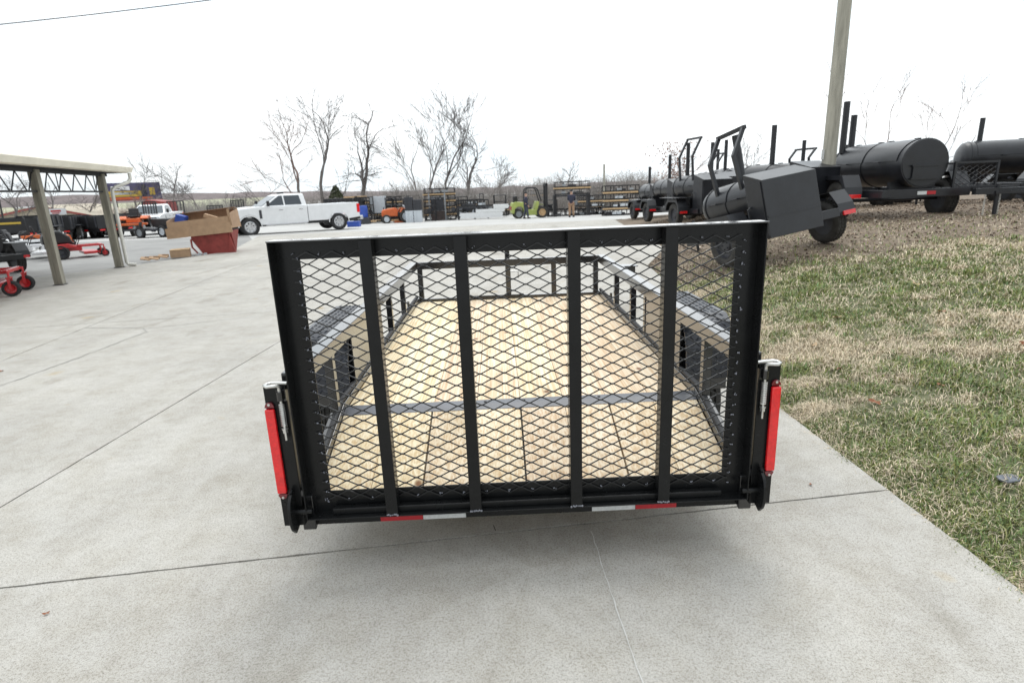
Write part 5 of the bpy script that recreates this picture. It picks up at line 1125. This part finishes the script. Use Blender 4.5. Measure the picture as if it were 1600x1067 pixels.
for s in (-1, 1): wheel(bt, (s*.92, -.2, .30), .30, .2, M['grey'], out=s)
rc = thing('red_container', 'dull red steel container behind the white truck', 'container', (-29.40, 50, lz(50)))
mb = MB(); mb.prism([(-.9, 0), (-1.0, 2.35), (-.6, 2.5), (.75, 2.3), (.9, 0)], -1, 1, 'y'); mb.build('container_body', M['redbin'], rc)
mb = MB(); mb.bb(-.6, .6, -1.03, -1.001, .2, 1.9); mb.build('door', M['redbin'], rc)
# barn
bx_ = -47.29
bn2 = thing('low_barn', 'low tan barn with red roof trim beyond the black trailers', 'barn', (bx_, 60, -.7), 0)
mb = MB(); mb.prism([(-7.5, 0), (-7.5, .9), (0, 2.25), (6.0, .9), (6.0, 0)], -0, 8, 'y'); mb.build('wall', M['tanwall'], bn2)
mb = MB(); mb.prism([(-7.9, .84), (0, 2.26), (0, 2.50), (-7.9, 1.08)], -.35, 8.3, 'y'); mb.prism([(6.4, .84), (0.001, 2.26), (0.001, 2.50), (6.4, 1.08)], -.35, 8.3, 'y'); rf_ = mb.build('roof', M['tanwall'], bn2)
mb = MB(); mb.prism([(-7.9, .86), (0, 2.28), (0, 2.48), (-7.9, 1.06)], -.37, -.351, 'y'); mb.prism([(6.4, .86), (0.001, 2.28), (0.001, 2.48), (6.4, 1.06)], -.37, -.351, 'y'); mb.build('red_trim', M['redbin'], rf_)
mb = MB(); mb.bb(-2.3, .2, -.37, -.30, 2.28, 2.42); mb.build('ridge_trim', M['white'], bn2)
for x in (-4, -1, 3): mb = MB(); mb.bb(x, x+1.4, -.03, -.001, 0, .85); mb.build('stall_door', M['cream'], bn2)
# billboard (plain blocks of print, far too small to read)
bb_ = thing('billboard', 'wide roadside billboard with dark panel and yellow print above the trucks', 'billboard', (-46.66, 75, -.6), math.radians(32))
mb = MB(); mb.bb(-3.1, 3.1, -.15, .15, 2.7, 4.75); pn = mb.build('panel', M['purple'], bb_)
for (a_, b_, c_, d_, m_) in ((-2.9, .9, 3.05, 3.75, 'yellow'), (-2.3, -.3, 3.85, 4.35, 'white'), (-2.0, .3, 3.30, 3.60, 'lightgrey'), (1.8, 2.4, 3.2, 4.1, 'yellow'), (-2.6, 2.0, 2.72, 2.98, 'orange'), (.95, 1.5, 3.0, 4.5, 'jacket')):
    mb = MB(); mb.bb(a_, b_, -.17, -.151, c_, d_); mb.build('print', M[m_], pn)
mb = MB(); mb.bb(-3.15, 3.15, -.5, .1, 2.55, 2.69); mb.build('catwalk', M['redbin'], bb_)
for x in (-2, 0, 2): mb = MB(); mb.bb(x-.1, x+.1, .16, .36, 0, 4.5); mb.build('post', M['darkgrey'], bb_)

# ------------------------------------------------------------------ bare trees
def bare_tree(label, x, y, z, h, lean=(0, 0), seed=0, r=.16, spread=.55, levels=5, twigm='twig', fork=.35, upright=.5, name='bare_tree', dens=1.0):
    R_ = random.Random(seed); t = thing(name, label, 'tree', (x, y, z), group='bare winter trees'); tk = MB(); tw = MB()
    def branch(mb, p, d, L_, rad, lev):
        n = 4 if lev > 1 else 3; pts = [p.copy()]; dd_ = d.copy()
        for i in range(n):
            dd_ = (dd_+Vector((R_.gauss(0, .17), R_.gauss(0, .17), R_.gauss(0, .10)+.02*upright))).normalized(); pts.append(pts[-1]+dd_*L_/n)
        re = rad*(.68 if lev < levels else .8)
        mb.tube(pts, rad, 6 if lev >= levels-1 else (4 if lev > 1 else 3), cap=False, r1=re)
        if lev <= 0: return
        kids = max(2, int((R_.choice((3, 3, 4)) if lev >= levels-1 else R_.choice((2, 3, 3, 4)))*dens+.01))
        for k in range(kids):
            f_ = 1.0 if k == 0 else R_.uniform(.30, .98); i = min(n-1, int(f_*n)); q = pts[i].lerp(pts[i+1], f_*n-i) if f_ < 1 else pts[-1]
            axis = Vector((R_.gauss(0, 1), R_.gauss(0, 1), R_.gauss(0, .5))).normalized(); sp_ = spread*(.45 if k == 0 else R_.uniform(.8, 1.5))
            nd_ = (dd_*math.cos(sp_)+axis*math.sin(sp_)).normalized(); nd_.z += .12*upright; nd_.normalize()
            branch(tw, q, nd_, L_*R_.uniform(.58, .86), max(.0155, re*(.85 if k == 0 else .58)), lev-1)
    d0 = Vector((lean[0], lean[1], 1)).normalized()
    branch(tk, Vector((0, 0, -.3)), d0, h*fork, r, levels)
    tk.build('trunk', M['bark'], t, smooth=True); tw.build('crown', M[twigm], t)
    return t
T_ = [  # px, Y, height, lean, radius, spread, fork, label
    (-21.40, 62, 12.6, (.04, 0), .17, .50, .36, 'tall thin bare tree farthest left of the big group above the pickup', 'twigred'),
    (-18.41, 60, 13.2, (.24, 0), .18, .42, .38, 'tall bare tree leaning right between two others above the pickup bed', 'twig'),
    (-14.53, 58, 12.8, (.10, 0), .24, .62, .34, 'thick trunked bare tree forking wide behind the pickup tail', 'twig'),
    (-18.80, 64, 5.4, (.55, 0), .10, .55, .4, 'low bare tree leaning hard right behind the pickup bed', 'twig'),
    (-7.44, 60, 9.4, (-.10, 0), .12, .30, .42, 'slender bare tree leaning left above the stacked totes', 'twig'),
    (-8.43, 63, 8.6, (-.02, 0), .10, .30, .42, 'thin straight bare tree just left of the tallest rack', 'twig'),
    (-5.32, 62, 10.6, (-.06, 0), .13, .30, .44, 'straight bare tree rising behind the tallest rack', 'twig'),
    (-3.04, 58, 9.2, (-.10, 0), .17, .62, .40, 'bare tree with a round open fork right of the tallest rack', 'twig'),
    (-1.03, 64, 7.2, (.08, 0), .12, .50, .36, 'spindly bare tree above the white lumber', 'twig'),
    (-9.45, 57, 5.2, (.0, 0), .10, .6, .3, 'small bare tree above the orange machine', 'twig'),
    (-41.61, 75, 9.2, (-.03, 0), .15, .62, .30, 'broad bare tree above the cardboard box', 'twig'),
    (-35.72, 70, 6.6, (-.35, 0), .09, .5, .4, 'thin bare tree leaning left beyond the cardboard box', 'twig'),
    (-25.34, 66, 6.0, (-.35, 0), .09, .4, .45, 'thin bare tree leaning left above the pickup bonnet', 'twig'),
    (-44.33, 70, 7.4, (.05, 0), .10, .5, .36, 'bare tree in front of the billboard', 'twig'),
    (-43.72, 52, 6.5, (-.05, 0), .13, .6, .34, 'bare tree behind the barn at the left edge', 'twig'),
    (-44.16, 62, 6.6, (.05, 0), .12, .7, .28, 'bushy bare tree seen between the shelter posts', 'twig'),
    (-41.77, 55, 5.6, (-.1, 0), .10, .6, .34, 'small bare tree beside the first shelter post', 'twig'),
    (7.36, 60, 5.6, (.0, 0), .10, .5, .40, 'bare sapling with two stems above the stack right of the forklift', 'twig'),
    (13.77, 44, 6.0, (-.02, 0), .09, .45, .34, 'young bare tree with rusty leaves left behind the smokers', 'twigred'),
    (22.49, 50, 5.8, (.0, 0), .07, .45, .40, 'faint bare sapling above the tipped smoker', 'twig'),
    (32.98, 50, 7.8, (.0, 0), .07, .38, .5, 'slim bare tree right of the wooden pole', 'twigred'),
    (37.77, 52, 7.4, (.0, 0), .07, .38, .5, 'slim bare tree behind the chimneys of the large smoker', 'twigred'),
    (14.42, 62, 4.2, (.0, 0), .08, .6, .3, 'small bare tree above the stack nearest the smokers', 'twig'),
    (-31.43, 72, 4.6, (.0, 0), .08, .6, .3, 'small bare tree left of the pickup roof', 'twig'),
    (-35.56, 75, 5.0, (.1, 0), .08, .6, .3, 'small bare tree beyond the low dark gate', 'twig'),
]
for i, (x, Y, h_, ln_, r_, sp_, fk_, lab, tm) in enumerate(T_):
    bare_tree(lab, x, Y, lz(Y), h_, ln_, 100+i, r_, sp_, 5 if h_ > 6 else 4, tm, fk_, dens=.8 if 'slim' in lab else 1.0)
# rusty leaves clinging to the young tree
mb = MB(); R_ = random.Random(4); xx0 = 13.77
for i in range(420):
    p = Vector((xx0+R_.gauss(0, .75), 44+R_.gauss(0, .6), R_.uniform(1.2, 4.6))); s = .05; e = Euler((R_.random()*6, R_.random()*6, R_.random()*6)).to_matrix().to_4x4()
    mb.add([(-s, -s, 0), (s, -s, 0), (s, s, 0), (-s, s, 0)], [(0, 1, 2, 3)], 0, Matrix.Translation(p) @ e)
o = mb.build('dead_leaves', M['leafdead'], kind='stuff'); tag(o, 'rusty dead leaves clinging to the young tree left of the smokers', 'leaves')
# small evergreen and brush thickets
def thicket(label, x0, x1, y0, y1, n, h0, h1, m_='twig', seed=1, name='brush'):
    R_ = random.Random(seed); mb = MB()
    for i in range(n):
        x = R_.uniform(x0, x1); y = R_.uniform(y0, y1); hh = R_.uniform(h0, h1)*(.6+.6*float(vnoise(x, y, .35, 7))); d = Vector((R_.gauss(0, .3), R_.gauss(0, .3), 1)).normalized(); p = Vector((x, y, lz(y)))
        mid_ = p+d*hh*.5+Vector((R_.gauss(0, .1), 0, 0)); mb.tube([p, mid_, p+d*hh], .022, 3, cap=False, r1=.006)
        for k in range(4):
            q = p.lerp(mid_, R_.uniform(.4, 1)) if k < 2 else mid_.lerp(p+d*hh, R_.random()); mb.tube([q, q+Vector((R_.gauss(0, .35), R_.gauss(0, .3), R_.uniform(.2, .7)))*hh*.35], .011, 3, cap=False, r1=.005)
    o = mb.build(name, M[m_], kind='stuff'); tag(o, label, 'brush'); return o
thicket('grey brown leafless brush along the back of the yard', -11.92, 17.87, 50, 60, 5200, 1.4, 3.4, 'brush', 1)
thicket('leafless brush low on the right behind the smokers', 16, 62, 40, 50, 2600, 1.2, 2.4, 'twig', 5)
thicket('leafless brush beyond the field left of the pickup', -42.81, -13.22, 62, 74, 4000, 1.2, 2.8, 'brush', 2)
thicket('leafless brush seen under the shelter truss', -55.90, -39.78, 62, 70, 1500, 1.0, 2.4, 'twigred', 3)
ev = thing('evergreen_bush', 'dull green evergreen behind the pickup bed', 'bush', (-16.87, 60, lz(60)))
mb = MB(); mb.tube([(0, 0, 0), (0, 0, 2.6)], .07, 6, r1=.02); mb.build('trunk', M['bark'], ev)
mb = MB(); R_ = random.Random(9)
for i in range(1500):
    z = R_.uniform(.4, 3.1); rr = (1-(z/3.3)**1.6)*1.35*R_.uniform(.55, 1.05); a_ = R_.random()*6.283; s = R_.uniform(.05, .11); p = Vector((rr*math.cos(a_), rr*math.sin(a_), z))
    mb.add([(-s, 0, 0), (s, 0, 0), (0, s*.3, s*2.2)], [(0, 1, 2)], 0, Matrix.Translation(p) @ Euler((R_.gauss(0, .6), R_.gauss(0, .6), R_.random()*6)).to_matrix().to_4x4())
mb.build('foliage', M['evergreen'], ev)


# ------------------------------------------------------------------ more stock filling the back of the yard
def small_tractor(label, x, y, rz, col):
    t = thing('compact_tractor', label, 'tractor', (x, y, lz(y)), rz); C = M[col]
    for s in (-1, 1): wheel(t, (s*.55, -.45, .48), .48, .28, M['lightgrey'], out=s, tyre_m=M['rubberdusty']); wheel(t, (s*.48, 1.0, .32), .32, .2, M['lightgrey'], out=s, tyre_m=M['rubberdusty'])
    mb = MB(); mb.prism([(.1, .5), (.1, 1.05), (.3, 1.12), (1.15, 1.0), (1.25, .85), (1.25, .5)], -.26, .26, 'x'); mb.build('bonnet', C, t, bevel=.05)
    mb = MB(); mb.bb(-.3, .3, -.8, .1, .45, .75); mb.build('chassis', M['matblack'], t)
    for s in (-1, 1): mb = MB(); mb.prism([(-.95, .7), (-.8, 1.05), (-.2, 1.08), (.0, .8), (-.05, .78), (-.24, 1.02), (-.76, 1.0), (-.90, .7)], s*.42, s*.68, 'x'); mb.build('fender', C, t)
    mb = MB(); mb.bb(-.2, .2, -.55, -.15, .76, .88); mb.bb(-.2, .2, -.62, -.52, .8, 1.25); mb.build('seat', M['matblack'], t, bevel=.03)
    mb = MB(); mb.tube([(-.42, -.75, .7), (-.42, -.75, 1.85), (-.36, -.75, 1.92), (.36, -.75, 1.92), (.42, -.75, 1.85), (.42, -.75, .7)], .035, 6); mb.build('roll_bar', M['matblack'], t, smooth=True)
    return t
small_tractor('small orange tractor with black roll bar between the hopper and totes', -7.58, 42.3, 1.9, 'orange')
small_tractor('small grey tractor behind the low black frames', -2.12, 47.5, 1.2, 'darkgrey')
small_tractor('small red tractor partly hidden behind the pickup bed', -12.05, 44, 1.7, 'red')
stack(-13.91, 49.5, 2.2, 3, 'rising behind the pickup bed', col='matblack')
stack(-9.40, 49.5, 2.0, 4, 'behind the pale hopper')
stack(-10.81, 51, 2.2, 4, 'far behind the steel frames')
stack(-2.49, 49.5, 2.4, 3, 'behind the white lumber')
stack(-0.26, 49.5, 2.2, 2, 'behind the forklift tail')
stack(7.64, 46.5, 2.2, 3, 'between the two right hand stacks')
stack(11.63, 44.5, 2.2, 3, 'hidden partly by the farthest smoker')
eq_frame('black steel frame on the left side of the tall trailer stack', -5.29, 43.3, .8, 1.6)
eq_frame('dark steel frame on the right side of the tall trailer stack', -3.48, 43.6, .7, 1.7)
eq_frame('low steel frame just behind the forklift mast', 4.04, 44, .9, 1.2)
for k, (px_, yy_, nm) in enumerate(((-23.21, 44.5, 'leftmost dark trailer on the far side of the lot above the hopper box'), (-24.09, 50, 'dark trailer on the far side of the lot left of the pickup nose'), (-28.12, 52, 'dark trailer farthest back above the box lid'))):
    dump_trailer(nm, px_, yy_, math.radians(80+8*k), Ln=3.4, h=.5)
for k, (px_, yy_, nm, c_) in enumerate(((-20.52, 24.3, 'orange riding mower left of the first shelter post', 'orange'), (-19.43, 21.5, 'white decked riding mower beyond the black tank trailer', 'white'))):
    mower(nm, (px_, yy_, -.07), math.radians(-50-20*k), c_, rops=(k == 0), scale=.95)

for k, (px_, nm) in enumerate(((-13.33, 'beside the evergreen'), (-8.34, 'behind the dark totes'), (-5.46, 'behind the tallest rack'), (1.86, 'behind the forklift seat'), (3.82, 'behind the forklift mast'), (10.33, 'behind the dark pole'))):
    stack(px_, 53+k*.3, 2.0, 4 if k != 3 else 3, 'farthest back '+nm)
for k, (px_, nm) in enumerate(((-10.63, 'left half of the hopper'), (-8.41, 'small orange tractor'), (-3.13, 'first low black frame'), (0.12, 'short top lumber bundle'), (6.66, 'right side of the standing person'))):
    eq_frame('dark steel frame behind the '+nm, px_, 47.5+k*.2, 1.0, 1.7)
